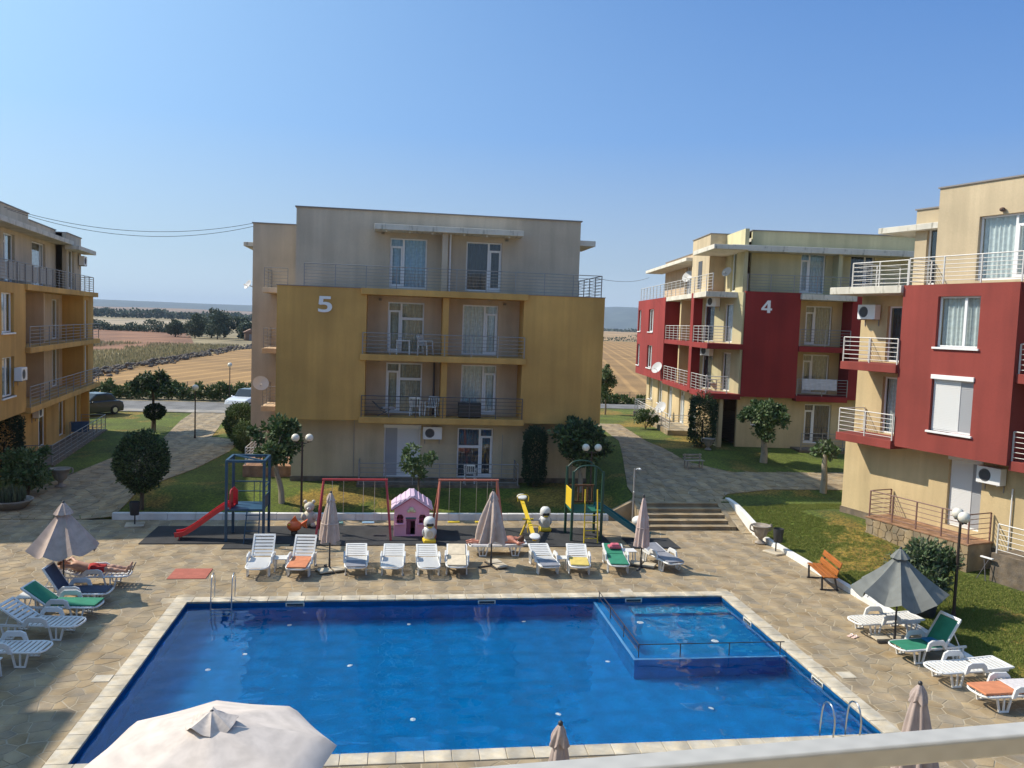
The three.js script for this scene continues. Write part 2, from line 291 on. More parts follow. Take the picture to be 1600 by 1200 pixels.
// ------------------------------------------------------------------ pool
{
  reseed(21);
  const D = -1.3, KD = -0.68, kx = 11.4, kz = 4.0;
  const basin = struct('swimming_pool', [box(-0.2, PW + 0.2, D - 0.2, D, -0.2, PL + 0.2), box(-0.2, 0, D, -0.035, -0.2, PL + 0.2), box(PW, PW + 0.2, D, -0.035, -0.2, PL + 0.2), box(0, PW, D, -0.035, -0.2, 0), box(0, PW, D, -0.035, PL, PL + 0.2)], M.pool);
  part('waterline_tiles', [box(0, PW, -0.28, -0.036, 0, 0.012), box(0, PW, -0.28, -0.036, PL - 0.012, PL), box(0, 0.012, -0.28, -0.036, 0.012, PL - 0.012), box(PW - 0.012, PW, -0.28, -0.036, 0.012, PL - 0.012)], M.poolBand, basin);
  part('divider_wall', [box(kx - 0.14, kx + 0.14, D, WATER - 0.05, 0.013, kz + 0.14), box(kx + 0.14, PW - 0.013, D, WATER - 0.05, kz - 0.14, kz + 0.14)], M.pool, basin);
  part('divider_edge', [box(kx - 0.16, kx - 0.09, WATER - 0.05, WATER - 0.03, 0.013, kz + 0.16), box(kx - 0.09, PW - 0.013, WATER - 0.05, WATER - 0.03, kz + 0.09, kz + 0.16)], mat(0.14, 0.40, 0.66, { rough: 0.5 }), basin);
  part('shallow_floor', box(kx + 0.14, PW, D, KD, 0, kz - 0.14), mat(0.003, 0.30, 0.70, { tex: 'mosaic', s: 1.6, rough: 1, phys: true, specularIntensity: 0.05 }), basin);
  part('shallow_step', box(kx + 0.9, PW - 0.013, KD, KD + 0.18, 0.013, 0.7), mat(0.02, 0.38, 0.72, { tex: 'mosaic', s: 1.6, rough: 1, phys: true, specularIntensity: 0.05 }), basin);
  // coping of pale stone slabs with open joints
  const along = (a, b, f) => { const n = Math.round((b - a) / 0.5); for (let k = 0; k < n; k++) f(a + (b - a) * k / n + 0.004, a + (b - a) * (k + 1) / n - 0.004); };
  const cop = [0.92, 1, 1.06].map((t) => mat(0.85 * t, 0.74 * t, 0.56 * t, { tex: 'stone', s: 1.1, rough: 0.8, bump: 'stoneBump', sb: 0.5, bs: 0.002 }));
  const put = (g) => part('coping_stone', g, cop[(rnd() * 3) | 0], basin);
  along(-0.37, PW + 0.37, (a, b) => { put(rbox(a, b, -0.033, 0.02 + rr(0, 0.004), -0.37, 0.02, 0.012, 1)); put(rbox(a, b, -0.033, 0.02 + rr(0, 0.004), PL - 0.02, PL + 0.37, 0.012, 1)); });
  along(0.026, PL - 0.026, (a, b) => { put(rbox(-0.37, 0.02, -0.033, 0.02 + rr(0, 0.004), a, b, 0.012, 1)); put(rbox(PW - 0.02, PW + 0.37, -0.033, 0.02 + rr(0, 0.004), a, b, 0.012, 1)); });
  // floor inlets
  const inlet = mat(0.85, 0.88, 0.88, { rough: 0.4 });
  for (const [x, z] of [[1.2, 3.05], [2.75, 0.35], [5.95, 0.4], [4.5, 3.0], [5.95, 5.7], [9.2, 0.35], [10.9, 3.1], [12.6, 5.75], [1.9, 2.2], [9.1, 5.7], [1.4, 5.6]]) part('floor_inlet', lathe([[0.001, D + 0.02], [0.04, D + 0.02], [0.062, D + 0.001]], 14).translate(x, 0, z), inlet, basin);
  for (const [x, z] of [[12.3, 1.2], [13.9, 2.6]]) part('floor_inlet', lathe([[0.001, KD + 0.02], [0.07, KD + 0.02], [0.1, KD + 0.001]], 14).translate(x, 0, z), inlet, basin);
  // skimmer mouths and wall returns
  const cream = mat(0.78, 0.74, 0.62, { rough: 0.5 }), hole = mat(0.03, 0.05, 0.07, { rough: 0.6 });
  for (const x of [2.6, 7.9, 12.2]) { const sk = part('skimmer_mouth', [box(x, x + 0.5, -0.19, -0.17, 0.012, 0.03), box(x, x + 0.5, -0.06, -0.04, 0.012, 0.03), box(x, x + 0.03, -0.17, -0.06, 0.012, 0.03), box(x + 0.47, x + 0.5, -0.17, -0.06, 0.012, 0.03)], cream, basin); part('flap', box(x + 0.03, x + 0.47, -0.17, -0.06, 0.0125, 0.017), hole, sk); }
  for (const z of [1.6, 5.4]) { const sk = part('skimmer_mouth', [box(PW - 0.03, PW - 0.012, -0.21, -0.19, z, z + 0.5), box(PW - 0.03, PW - 0.012, -0.06, -0.04, z, z + 0.5), box(PW - 0.03, PW - 0.012, -0.19, -0.06, z, z + 0.03), box(PW - 0.03, PW - 0.012, -0.19, -0.06, z + 0.47, z + 0.5)], cream, basin); part('flap', box(PW - 0.017, PW - 0.0125, -0.19, -0.06, z + 0.03, z + 0.47), hole, sk); }
  // skimmer lids let into the paving
  for (const [x, z] of [[2.6, -0.72], [12.2, -0.72], [-0.75, 4.6], [PW + 0.55, 5.4]]) part('skimmer_lid', rbox(x, x + 0.36, -0.01, 0.014, z, z + 0.34, 0.01), M.coping, basin);
  // rail on the divider of the shallow part
  const blk = M.darkSteel, rail = [tube([[kx, 0.19, 0.03], [kx, 0.19, kz - 0.02]], 0.012, 4, 6), tube([[kx, 0.19, kz], [PW - 0.02, 0.19, kz]], 0.012, 4, 6), tube([[kx, 0.02, 0.03], [kx, 0.02, kz - 0.02]], 0.009, 4, 6)];
  const fence = thing('pool_divider_rail', 'low thin black metal rail round the shallow corner of the pool', 'railing', [0, 0, 0]); fence.position.set(kx, WATER - 0.05, kz);
  const off = (g) => g.translate(-kx, 0.05 - WATER, -kz);
  part('rail', rail.map(off), blk, fence);
  for (const [x, z] of [[kx, 0.1], [kx, 1.35], [kx, 2.7], [kx, kz], [kx + 1.05, kz], [kx + 2.3, kz], [PW - 0.12, kz]]) part('post', off(bar([x, WATER - 0.05, z], [x, 0.19, z], 0.013)), blk, fence);
  // water with low waves
  const nx = 240, nz = 132, pos = [], idx = [], uv = [];
  for (let j = 0; j <= nz; j++) for (let i = 0; i <= nx; i++) {
    const x = 0.013 + (PW - 0.026) * i / nx, z = 0.013 + (PL - 0.026) * j / nz;
    pos.push(x, WATER + 0.026 * (fbm(x / 8, z / 8, 12, 15, 3, 203) - 0.5) + 0.02 * (fbm(x / 8, z / 8, 5, 6, 2, 207) - 0.5), z); uv.push(x, z);
    if (i < nx && j < nz) { const a = j * (nx + 1) + i, b = a + 1, c = a + nx + 1; idx.push(a, c, b, b, c, c + 1); }
  }
  const g = new THREE.BufferGeometry(); g.setAttribute('position', new THREE.Float32BufferAttribute(pos, 3)); g.setAttribute('uv', new THREE.Float32BufferAttribute(uv, 2)); g.setIndex(idx); g.computeVertexNormals();
  struct('water', g, M.water);
}
// ------------------------------------------------------------------ kerbs, steps, mats, road
{
  // white kerbs round the paving
  const kerbRun = (x0, z0, x1, z1, y0, h, w) => { const L = Math.hypot(x1 - x0, z1 - z0), n = Math.max(1, Math.round(L / 1.0)), a = Math.atan2(-(z1 - z0), x1 - x0), out = []; for (let k = 0; k < n; k++) { const g = rbox(k * L / n + 0.003, (k + 1) * L / n - 0.003, y0 - 0.03, y0 + h + rr(-0.004, 0.004), -w / 2, w / 2, 0.018, 1); out.push(g.rotateY(a).translate(x0, 0, z0)); } return out; };
  const far = thing('kerb', 'white painted kerb along the far edge of the paving behind the playground', 'kerb', [-4.9, 0, -9.42]);
  for (const g of kerbRun(0, 0, 19.9, 0, 0, 0.25, 0.2)) part('kerb_stone', g, M.kerb, far);
  const right = thing('kerb', 'white kerb along the right lawn beside the loungers and the grey umbrella', 'kerb', [19.36, 0, 9.2]);
  for (const g of kerbRun(0, 0, 0, -15.9, 0, 0.17, 0.2)) part('kerb_stone', g, M.kerb, right);
  for (let k = 0; k < 3; k++) { const z0 = 6.7 + k * 1.06, zs = range(z0 + 0.003, z0 + 1.055, 5); part('kerb_stone', prism([[z0 + 0.003, -0.02], [z0 + 1.055, -0.02], ...zs.slice().reverse().map((z) => [z, ground(19.5, -z) + 0.07])], 0.18, 0.012).rotateY(Math.PI / 2).translate(0.03, 0, -9.2), M.kerb, right); }
  // steps up to the path
  const st = thing('garden_steps', 'wide stone steps leading from the pool paving up to the path', 'steps', [15.4, 0, -7.7]);
  const tread = stoneTones[3], riser = stoneTones[1];
  for (let k = 0; k < 5; k++) { const z = -k * 0.37; part('riser', box(0, 3.3, 0, 0.15 * (k + 1) - 0.04, z - 0.45, z - 0.03), riser, st); for (let m = 0; m < 5; m++) part('tread', rbox(m * 0.66 + 0.004, (m + 1) * 0.66 - 0.004, 0.15 * (k + 1) - 0.04, 0.15 * (k + 1) + rr(0, 0.004), z - 0.39, z, 0.012, 1), stoneTones[(rnd() * 6) | 0], st); }
  for (const x of [-0.22, 3.3]) part('side_wall', prism([[0, 0], [1.95, 0], [1.95, 0.86], [0.1, 0.14], [0, 0.14]], 0.22, 0.01).rotateY(Math.PI / 2).translate(x + 0.11, 0, 0), riser, st);
  // paved ramp beside the steps and a low wall on their other side
  const rampH = (x, z) => lerp(0, 0.77, clamp((-7.3 - z) / 2.4)), ramp = struct('path', sheet(range(18.92, 19.36, 3), range(-9.9, -7.2, 9), rampH, null, 0.012), M.mortar);
  pave(ramp, cells(18.92, 19.4, -9.8, -7.2, 0.4, () => true).map((c) => ({ ...c, poly: clip(clip(c.poly, 1, 0, 19.36), -1, 0, -18.93) })), rampH, 0.03, 0.03, 12);
  part('side_wall', prism([[0, 0], [1.05, 0], [1.05, 0.82], [0, 0.3]], 0.3, 0.015).translate(-1.25, 0, -1.75), riser, st);
  // rubber mats
  const matThing = (l, x0, x1, z0, z1) => { const o = part('rubber_mat', rbox(-(x1 - x0) / 2, (x1 - x0) / 2, 0, 0.028, -(z1 - z0) / 2, (z1 - z0) / 2, 0.008, 1), M.rubber); o.position.set((x0 + x1) / 2, 0.004, (z0 + z1) / 2); tag(o, l, 'mat', 'black playground mats'); };
  matThing('black rubber mat under the blue slide tower', -2.95, 2.0, -8.25, -5.85);
  matThing('long black rubber mat under the swings and the pink playhouse', 2.01, 9.6, -8.35, -5.6);
  matThing('black rubber mat under the yellow seesaw and the green tower', 9.61, 13.3, -8.0, -5.35);
  matThing('small black rubber mat at the foot of the green slide', 13.9, 15.7, -6.5, -5.1);
  matThing('narrow black rubber strip before the ladder of the blue tower', -0.15, 1.3, -5.8, -5.2);
  const red = part('doormat', rbox(-0.55, 0.55, 0, 0.014, -0.5, 0.5, 0.006, 1), mat(0.52, 0.16, 0.11, { tex: 'cloth', s: 0.6, rough: 1, bump: 'stuccoBump', sb: 0.3, bs: 0.004 }));
  red.position.set(-0.5, 0.006, -2.53); tag(red, 'faded red doormat lying on the paving near the pool ladder', 'mat');
  // road behind the houses, with kerb
  struct('road', sheet(range(-140, 140, 70), range(-49.5, -43.5, 4), ground, null, 0.03), M.asphalt);
  struct('pavement', sheet(range(-60, 20, 40), range(-43.4, -41.6, 2), ground, null, 0.05), mat(0.5, 0.45, 0.38, { tex: 'stone', s: 3 }));
}
// ------------------------------------------------------------------ apartment houses
const font = await new FontLoader().loadAsync('fonts/droid/droid_sans_bold.typeface.json');
const wallMat = (r, g, b) => mat(r, g, b, { tex: 'stucco', s: 6, bump: 'stuccoBump', sb: 1.1, bs: 0.004, rough: 0.95 });
Object.assign(M, {
  ochre: wallMat(0.95, 0.555, 0.168), grey: wallMat(0.95, 0.80, 0.60), beige: wallMat(0.92, 0.69, 0.46), cream: wallMat(0.93, 0.72, 0.40), yellow: wallMat(0.93, 0.84, 0.50), red: wallMat(0.42, 0.078, 0.06), crimson: wallMat(0.43, 0.045, 0.038), sand: wallMat(0.92, 0.74, 0.48),
  concrete: mat(0.80, 0.77, 0.71, { tex: 'stain', s: 2.2, rough: 0.95, bump: 'stuccoBump', sb: 1, bs: 0.004 }),
  cap: mat(0.22, 0.20, 0.19, { rough: 0.6 }),
  plinth: mat(0.30, 0.235, 0.17, { tex: 'stone', s: 0.8, bump: 'stoneBump', sb: 0.5, bs: 0.012 }),
  pvc: mat(0.80, 0.80, 0.79, { rough: 0.35 }),
  glass: mat(0.88, 0.93, 0.95, { phys: true, rough: 0.03, transmission: 1, thickness: 0, ior: 1.5 }),
  curtain: mat(0.97, 0.93, 0.85, { tex: 'cloth', s: 0.4, rough: 1 }), curtainBlue: mat(0.60, 0.76, 0.84, { tex: 'cloth', s: 0.4, rough: 1 }), curtainTan: mat(0.70, 0.57, 0.40, { tex: 'cloth', s: 0.4, rough: 1 }), curtainDark: mat(0.10, 0.11, 0.13, { tex: 'cloth', s: 0.4, rough: 1 }),
  shutter: mat(0.70, 0.70, 0.69, { rough: 0.5 }), shutterGrey: mat(0.36, 0.37, 0.39, { rough: 0.5 }),
  rail: mat(0.30, 0.29, 0.28, { rough: 0.5, metal: 0.35 }), railPale: mat(0.60, 0.58, 0.55, { rough: 0.5, metal: 0.2 }), railDark: mat(0.10, 0.095, 0.10, { rough: 0.5, metal: 0.3 }),
  tile: mat(0.55, 0.30, 0.17, { tex: 'stone', s: 0.8, rough: 0.7 }), floor: mat(0.40, 0.30, 0.22, { tex: 'stone', s: 1.2, rough: 0.8 }),
});
const S1 = 2.98, S2 = 5.7, S3 = 8.53, SB = 0.27, BOXB = 2.83;
function facade(b, [x, y, z], deg) {
  const T = new THREE.Matrix4().makeRotationY(R(deg)).setPosition(x - b.position.x, y - b.position.y, z - b.position.z);
  const put = (n, gs, m, p = b) => { const list = (Array.isArray(gs) ? gs : [gs]).map((g) => plain(g).applyMatrix4(T)); return part(n, list, m, p); };
  const f = {
    T, put,
    block: (n, m, u0, u1, v0, v1, w0, w1, p) => put(n, box(u0, u1, v0, v1, w0, w1), m, p),
    wall(n, m, u0, u1, v0, v1, w, th = 0.22, open = []) {
      const s = new THREE.Shape([[u0, v0], [u1, v0], [u1, v1], [u0, v1]].map((p) => new THREE.Vector2(...p)));
      for (const o of open) s.holes.push(new THREE.Path([[o.u, o.v], [o.u, o.v + o.h], [o.u + o.w, o.v + o.h], [o.u + o.w, o.v]].map((p) => new THREE.Vector2(...p))));
      put(n, uvBox(new THREE.ExtrudeGeometry(s, { depth: th, bevelEnabled: false }).translate(0, 0, w - th)), m);
      for (const o of open) f.window(o, w);
    },
    window(o, w) {
      const { u, v, w: W, h, kind = 'fd', curtain = M.curtain, flip, cover = 1 } = o, t = 0.065, d = w - 0.15, fr = [];
      const bx = (a, b2, c, e, z0 = d - 0.03, z1 = d + 0.03) => fr.push(rbox(a, b2, c, e, z0, z1, 0.008, 1));
      bx(u, u + t, v, v + h); bx(u + W - t, u + W, v, v + h); bx(u + t, u + W - t, v, v + t); bx(u + t, u + W - t, v + h - t, v + h);
      let panes = [];
      if (kind === 'fd') { // narrow door leaf with a fanlight beside a wide fixed light
        const k = W * 0.37, x0 = flip ? u + W - k : u, mx = flip ? x0 : u + k;
        bx(mx - 0.045, mx + 0.045, v + t, v + h - t); const ty = v + h * 0.82;
        bx(x0 + 0.05, x0 + k - 0.05, ty - 0.045, ty + 0.045);
        bx(x0 + 0.05, x0 + 0.12, v + t, ty, d, d + 0.05); bx(x0 + k - 0.12, x0 + k - 0.05, v + t, ty, d, d + 0.05); bx(x0 + 0.12, x0 + k - 0.12, v + t, v + 0.16, d, d + 0.05);
        panes = [[x0 + 0.05, x0 + k - 0.05, v + t, ty], [x0 + 0.05, x0 + k - 0.05, ty, v + h - t], flip ? [u + t, mx, v + t, v + h - t] : [mx, u + W - t, v + t, v + h - t]];
        if (o.mid) bx(flip ? u + t : mx + 0.04, flip ? mx - 0.04 : u + W - t, v + h * o.mid - 0.06, v + h * o.mid + 0.06);
      } else if (kind === 'win') { const mx = u + W * (o.split || 0.6); bx(mx - 0.05, mx + 0.05, v + t, v + h - t); panes = [[u + t, mx, v + t, v + h - t], [mx, u + W - t, v + t, v + h - t]]; } else if (kind === 'one') panes = [[u + t, u + W - t, v + t, v + h - t]];
      const win = f.put(o.name || (kind === 'win' || kind === 'one' || kind === 'shut' ? 'window' : 'balcony_door'), fr, M.pvc);
      for (const [a, b2, c, e] of panes) f.put('pane', box(a, b2, c, e, d - 0.006, d + 0.006), M.glass, win);
      if (kind === 'shut') { // closed roller shutter in a window frame, one leaf pale, one grey
        const mx = u + W * (o.split || 0.66), mk = (a, b2, zz) => { const g = []; for (let y = v + t; y < v + h - t - 0.01; y += 0.055) g.push(box(a, b2, y, y + 0.048, zz, zz + 0.014)); g.push(box(a, b2, v + t, v + h - t, zz - 0.01, zz)); return g; };
        f.put('shutter', mk(u + t, mx, d + 0.03), o.left || M.shutter, win); f.put('shutter', mk(mx, u + W - t, d + 0.012), o.right || M.shutterGrey, win);
        f.put('shutter_box', rbox(u - 0.02, u + W + 0.02, v + h - 0.02, v + h + 0.13, w - 0.12, w + 0.05, 0.01, 1), M.pvc, win);
      } else if (curtain) { // folded curtain behind the glass
        const n = Math.round(W / 0.035), pos = [], uv = [], idx = [], x1 = u + W * cover, zc = d - 0.14;
        for (let k = 0; k <= n; k++) { const xx = lerp(u + 0.02, x1 - 0.02, k / n), zz = zc + 0.035 * Math.sin(k * 1.25 + 0.6 * Math.sin(k * 0.37)); pos.push(xx, v + 0.05, zz, xx, v + h - 0.02, zz); uv.push(xx, v, xx, v + h); if (k < n) { const a = 2 * k; idx.push(a, a + 2, a + 1, a + 1, a + 2, a + 3); } }
        const g = new THREE.BufferGeometry(); g.setAttribute('position', new THREE.Float32BufferAttribute(pos, 3)); g.setAttribute('uv', new THREE.Float32BufferAttribute(uv, 2)); g.setIndex(idx); g.computeVertexNormals(); f.put('curtain', g, curtain, win);
      }
      if (o.sill) f.put('sill', rbox(u - 0.08, u + W + 0.08, v - 0.07, v, w - 0.12, w + 0.07, 0.01, 1), M.pvc, win);
    },
    railing(pts, v, o = {}) { // rails along a line of corners, posts of their own
      const { h = 0.92, n = 6, m = M.rail, step = 1.25, name = 'railing', low = 0.12 } = o, rails = [], posts = [];
      for (let k = 0; k + 1 < pts.length; k++) {
        const [a, c] = pts[k], [e, g] = pts[k + 1], L = Math.hypot(e - a, g - c), np = Math.max(1, Math.round(L / step));
        for (let i = 0; i < n; i++) { const y = v + low + (h - low) * i / (n - 1); rails.push(bar([a, y, c], [e, y, g], i === n - 1 ? 0.021 : 0.012, undefined, 6)); }
        for (let i = k ? 1 : 0; i <= np; i++) posts.push([lerp(a, e, i / np), lerp(c, g, i / np)]);
      }
      const r = f.put(name, rails, m); for (const [a, c] of posts) f.put('post', box(a - 0.02, a + 0.02, v, v + h, c - 0.02, c + 0.02), m, r); return r;
    },
    slab: (m, u0, u1, w0, w1, top, th = SB, n = 'balcony_slab') => f.put(n, rbox(u0, u1, top - th, top, w0, w1, 0.015, 1), m),
    number(txt, m, u, v, size, w) { const g = new TextGeometry(txt, { font, size, depth: 0.03, curveSegments: 4 }); g.computeBoundingBox(); const bb = g.boundingBox; g.scale((size * 0.86) / (bb.max.x - bb.min.x), 1, 1); return f.put('house_number', uvBox(g.translate(u, v, w)), m); },
    world: (u, v, w) => { const p = V3(u, v, w).applyMatrix4(T).add(b.position); return [p.x, p.y, p.z]; }, deg,
  };
  return f;
}
// fittings that hang on the houses
function acUnit(f, u, v, w, label) {
  const t = thing('air_conditioner', label, 'air conditioner', f.world(u, v, w), R(f.deg), 'outdoor air conditioning units');
  part('case', rbox(-0.42, 0.42, 0, 0.56, 0.06, 0.36, 0.02), M.pvc, t);
  part('grille', tube(range(0, 15, 15).map((i) => [-0.12 + 0.2 * Math.cos(i * 0.4189), 0.28 + 0.2 * Math.sin(i * 0.4189), 0.365]), 0.008, 32, 5, true), M.darkSteel, t); part('grille', tube(range(0, 15, 15).map((i) => [-0.12 + 0.11 * Math.cos(i * 0.4189), 0.28 + 0.11 * Math.sin(i * 0.4189), 0.365]), 0.006, 32, 5, true), M.darkSteel, t);
  part('fan', plain(new THREE.CylinderGeometry(0.19, 0.19, 0.004, 24).rotateX(Math.PI / 2).translate(-0.12, 0.28, 0.361)), mat(0.08, 0.08, 0.085, { rough: 0.6 }), t);
  part('bracket', [box(-0.34, -0.31, -0.03, 0, 0, 0.36), box(0.31, 0.34, -0.03, 0, 0, 0.36), box(-0.34, -0.31, -0.25, -0.03, 0, 0.03), box(0.31, 0.34, -0.25, -0.03, 0, 0.03)], M.rail, t); return t;
}
function dish(p, turn, r, label) {
  const t = thing('satellite_dish', label, 'satellite dish', p, turn, 'satellite dishes'), pr = range(0, 6, 6).map((i) => [r * i / 6 + 0.001, 0.22 * r * (i / 6) ** 2]);
  const shell = lathe([...pr, [r * 1.0, 0.22 * r - 0.012], [0.001, -0.014]], 28).rotateX(Math.PI / 2 - 0.5).translate(0, 0.1, 0.25);
  part('reflector', shell, mat(0.50, 0.50, 0.50, { rough: 0.6 }), t); part('arm', [bar([0, -0.3 * r + 0.1, 0.25], [0, 0.1, 0.25 + r * 0.9], 0.012), bar([0, 0.02, 0], [0, 0.08, 0.24], 0.022)], M.rail, t);
  part('receiver', bar([0, 0.1, 0.25 + r * 0.82], [0, 0.1, 0.25 + r * 1.0], 0.035), M.pvc, t); return t;
}
const shade = (m, k) => { const c = m.clone(); c.color.multiplyScalar(k); return c; };

// ---- the ochre house with the 5, opposite
{
  const b = thing('apartment_building', 'ochre and grey four storey apartment block numbered 5 behind the playground', 'building', [0.4, 0.57, -13.4]), f = facade(b, [0.4, 0.57, -13.4], 0);
  f.wall('wall', M.ochre, 0, 3.75, BOXB, S3, 0); f.wall('wall', M.ochre, 10.6, 14.25, BOXB, S3, 0);
  f.block('wall', M.ochre, 3.53, 3.75, BOXB, S3, -1.3, -0.22); f.block('wall', M.ochre, 10.6, 10.82, BOXB, S3, -1.3, -0.22); f.block('wall', M.ochre, 0, 0.22, BOXB, S3, -6, -0.22); f.block('wall', M.ochre, 14.03, 14.25, BOXB, S3, -12, -0.22);
  f.block('soffit', M.ochre, 0.22, 3.53, BOXB, BOXB + 0.15, -1.3, -0.22); f.block('soffit', M.ochre, 10.82, 14.03, BOXB, BOXB + 0.15, -1.3, -0.22);
  f.block('terrace_floor', M.floor, 0.22, 3.53, S3 - 0.12, S3 - 0.02, -1.3, -0.22); f.block('terrace_floor', M.floor, 10.82, 14.03, S3 - 0.12, S3 - 0.02, -1.3, -0.22);
  f.block('box_cap', M.cap, -0.02, 3.6, S3, S3 + 0.03, -0.24, 0.03); f.block('box_cap', M.cap, 10.7, 14.27, S3, S3 + 0.03, -0.24, 0.03);
  const D = (u, v, o = {}) => ({ u, v, w: 1.62, h: 2.27, ...o });
  f.wall('wall', M.beige, 3.75, 10.6, S1, S3, -1.3, 0.22, [D(4.65, S2 + 0.06, { curtain: M.curtainTan, mid: 0.68 }), D(8.0, S2 + 0.06, { flip: true, curtain: M.curtain }), D(4.63, S1 + 0.06, { curtain: M.curtainTan, mid: 0.68, cover: 0.96 }), D(8.02, S1 + 0.06, { flip: true, curtain: M.curtain })]);
  f.block('divider_wall', M.ochre, 7.04, 7.3, S1, S3 - SB, -1.3, -0.12);
  for (const s of [S1, S2, S3]) { f.slab(M.ochre, 3.52, 10.75, -1.3, 0.16, s + 0.02); }
  f.railing([[3.62, -0.2], [3.62, 0.1], [10.66, 0.1], [10.66, -0.2]], S2 + 0.02, {}); f.railing([[3.62, -0.2], [3.62, 0.1], [10.66, 0.1], [10.66, -0.2]], S1 + 0.02, { m: M.railDark });
  // set-back top floor
  f.wall('wall', M.grey, 0.6, 13.3, S3 - 0.1, 12, -1.3, 0.22, [D(4.67, S3 + 0.14, { curtain: M.curtainBlue, h: 2.2, w: 1.65 }), D(8.08, S3 + 0.14, { flip: true, curtain: M.curtainDark, h: 2.2 })]);
  f.block('wall', M.grey, 0.6, 0.82, S3, 12, -12, -1.52); f.block('wall', M.grey, 13.08, 13.3, S3, 12, -12, -1.52); f.block('wall', M.grey, 0.6, 13.3, -0.4, 12, -12.2, -12.0);
  f.block('roof', M.concrete, 0.82, 13.08, 11.6, 11.8, -12, -1.52); f.block('parapet_cap', M.cap, 0.54, 13.36, 12, 12.05, -12.2, -1.24);
  f.slab(M.concrete, 4.0, 10.5, -1.29, -0.2, 11.34, 0.24, 'canopy');
  for (const u of [4.5, 5.5, 6.5, 7.9, 8.9, 9.9]) f.put('downlight', lathe([[0.001, 0], [0.045, 0], [0.05, 0.07], [0.001, 0.07]], 10).translate(u, 11.03, -0.55), M.pvc);
  f.block('divider_wall', M.grey, 6.95, 7.2, S3, 11.1, -1.3, -0.5); f.put('drainpipe', bar([7.32, S3, -0.95], [7.32, 11.1, -0.95], 0.05), M.pvc);
  f.put('drainpipe', bar([6.78, S1, -1.2], [6.78, S2 - SB, -1.2], 0.045), M.railDark);
  f.slab(M.concrete, 13.3, 14.1, -4.5, -1.6, 11.2, 0.25, 'canopy');
  f.railing([[1.1, -0.14], [14.1, -0.14], [14.1, -6]], S3 + 0.03, { n: 7, h: 0.95 });
  // ground floor and terrace
  f.wall('wall', M.sand, 0.6, 13.9, -0.4, S1, -0.8, 0.22, [{ u: 4.62, v: 0.2, w: 1.62, h: 2.25, kind: 'shut', split: 0.36, left: M.shutterGrey, right: M.shutter }, D(7.9, 0.2, { flip: true, mid: 0.62, curtain: M.curtainDark })]);
  f.block('wall', M.sand, 0.6, 0.82, -0.4, S1, -12, -1.02); f.block('wall', M.sand, 13.68, 13.9, -0.4, S1, -12, -1.02);
  f.block('plinth', M.plinth, 0.56, 13.94, -0.5, 0.22, -0.83, -0.76);
  for (const v of [0.02, S1 - 0.05, S2 - 0.1]) f.block('floor', M.floor, 0.83, 13.67, v - 0.15, v, -11.9, -1.55);
  f.block('terrace', M.plinth, 3.5, 10.6, -0.5, 0.12, -0.76, 0.55); f.railing([[3.58, -0.7], [3.58, 0.48], [10.52, 0.48], [10.52, -0.7]], 0.12, { m: M.rail, n: 5 });
  for (const [u, v0, v1] of [[3.3, -0.2, S1 - 0.2], [9.95, 0.1, 2.2], [13.2, 0.2, 2.8]]) f.put('cable_duct', box(u - 0.012, u + 0.012, v0, v1, -0.8, -0.775), M.rail);
  for (const [u, v] of [[4.3, S1 + 2.42], [9.9, S1 + 2.42], [4.3, S2 + 2.42], [9.9, S2 + 2.42], [4.35, 11.05], [9.9, 11.0]]) f.put('wall_lamp', rbox(u - 0.07, u + 0.07, v - 0.05, v + 0.05, -1.3, -1.18, 0.03), mat(0.25, 0.22, 0.18));
  f.number('5', M.pvc, 1.66, 7.46, 0.68, 0.0);
  // wing on the left with its side balconies
  f.wall('wall', M.grey, -2.0, 0.6, -0.4, 11.7, -6, 0.22); f.block('wall', M.grey, -2.0, -1.78, -0.4, 11.7, -12, -6.22); f.block('parapet_cap', M.cap, -2.05, 0.6, 11.7, 11.75, -12, -5.95); f.block('wing_roof', M.concrete, -1.78, 0.6, 11.4, 11.55, -12, -6.22);
  f.slab(M.concrete, -2.5, -2.0, -9, -6.3, 10.8, 0.2, 'canopy');
  for (const s of [S1, S2, S3]) { f.slab(s === S3 ? M.grey : M.beige, -1.15, 0, -6, -3.6, s, 0.24); f.railing([[-1.08, -6], [-1.08, -3.68], [-0.02, -3.68]], s); }
  f.block('side_terrace', M.tile, -1.6, 0.56, -0.4, 0.5, -5.5, -1.6); f.railing([[-1.5, -5.4], [-1.5, -1.7], [0.5, -1.7]], 0.5, { m: M.railPale, h: 0.8 });
  acUnit(f, 6.75, 1.98, -0.8, 'air conditioner on the ground floor wall of house 5 between its two doors');
  dish(f.world(-1.2, 3.95, -3.6), 0.25, 0.36, 'satellite dish on the lowest side balcony of house 5'); dish(f.world(-2.05, 8.6, -6.5), -0.9, 0.25, 'small dark dish on the far left wall edge of house 5');
}
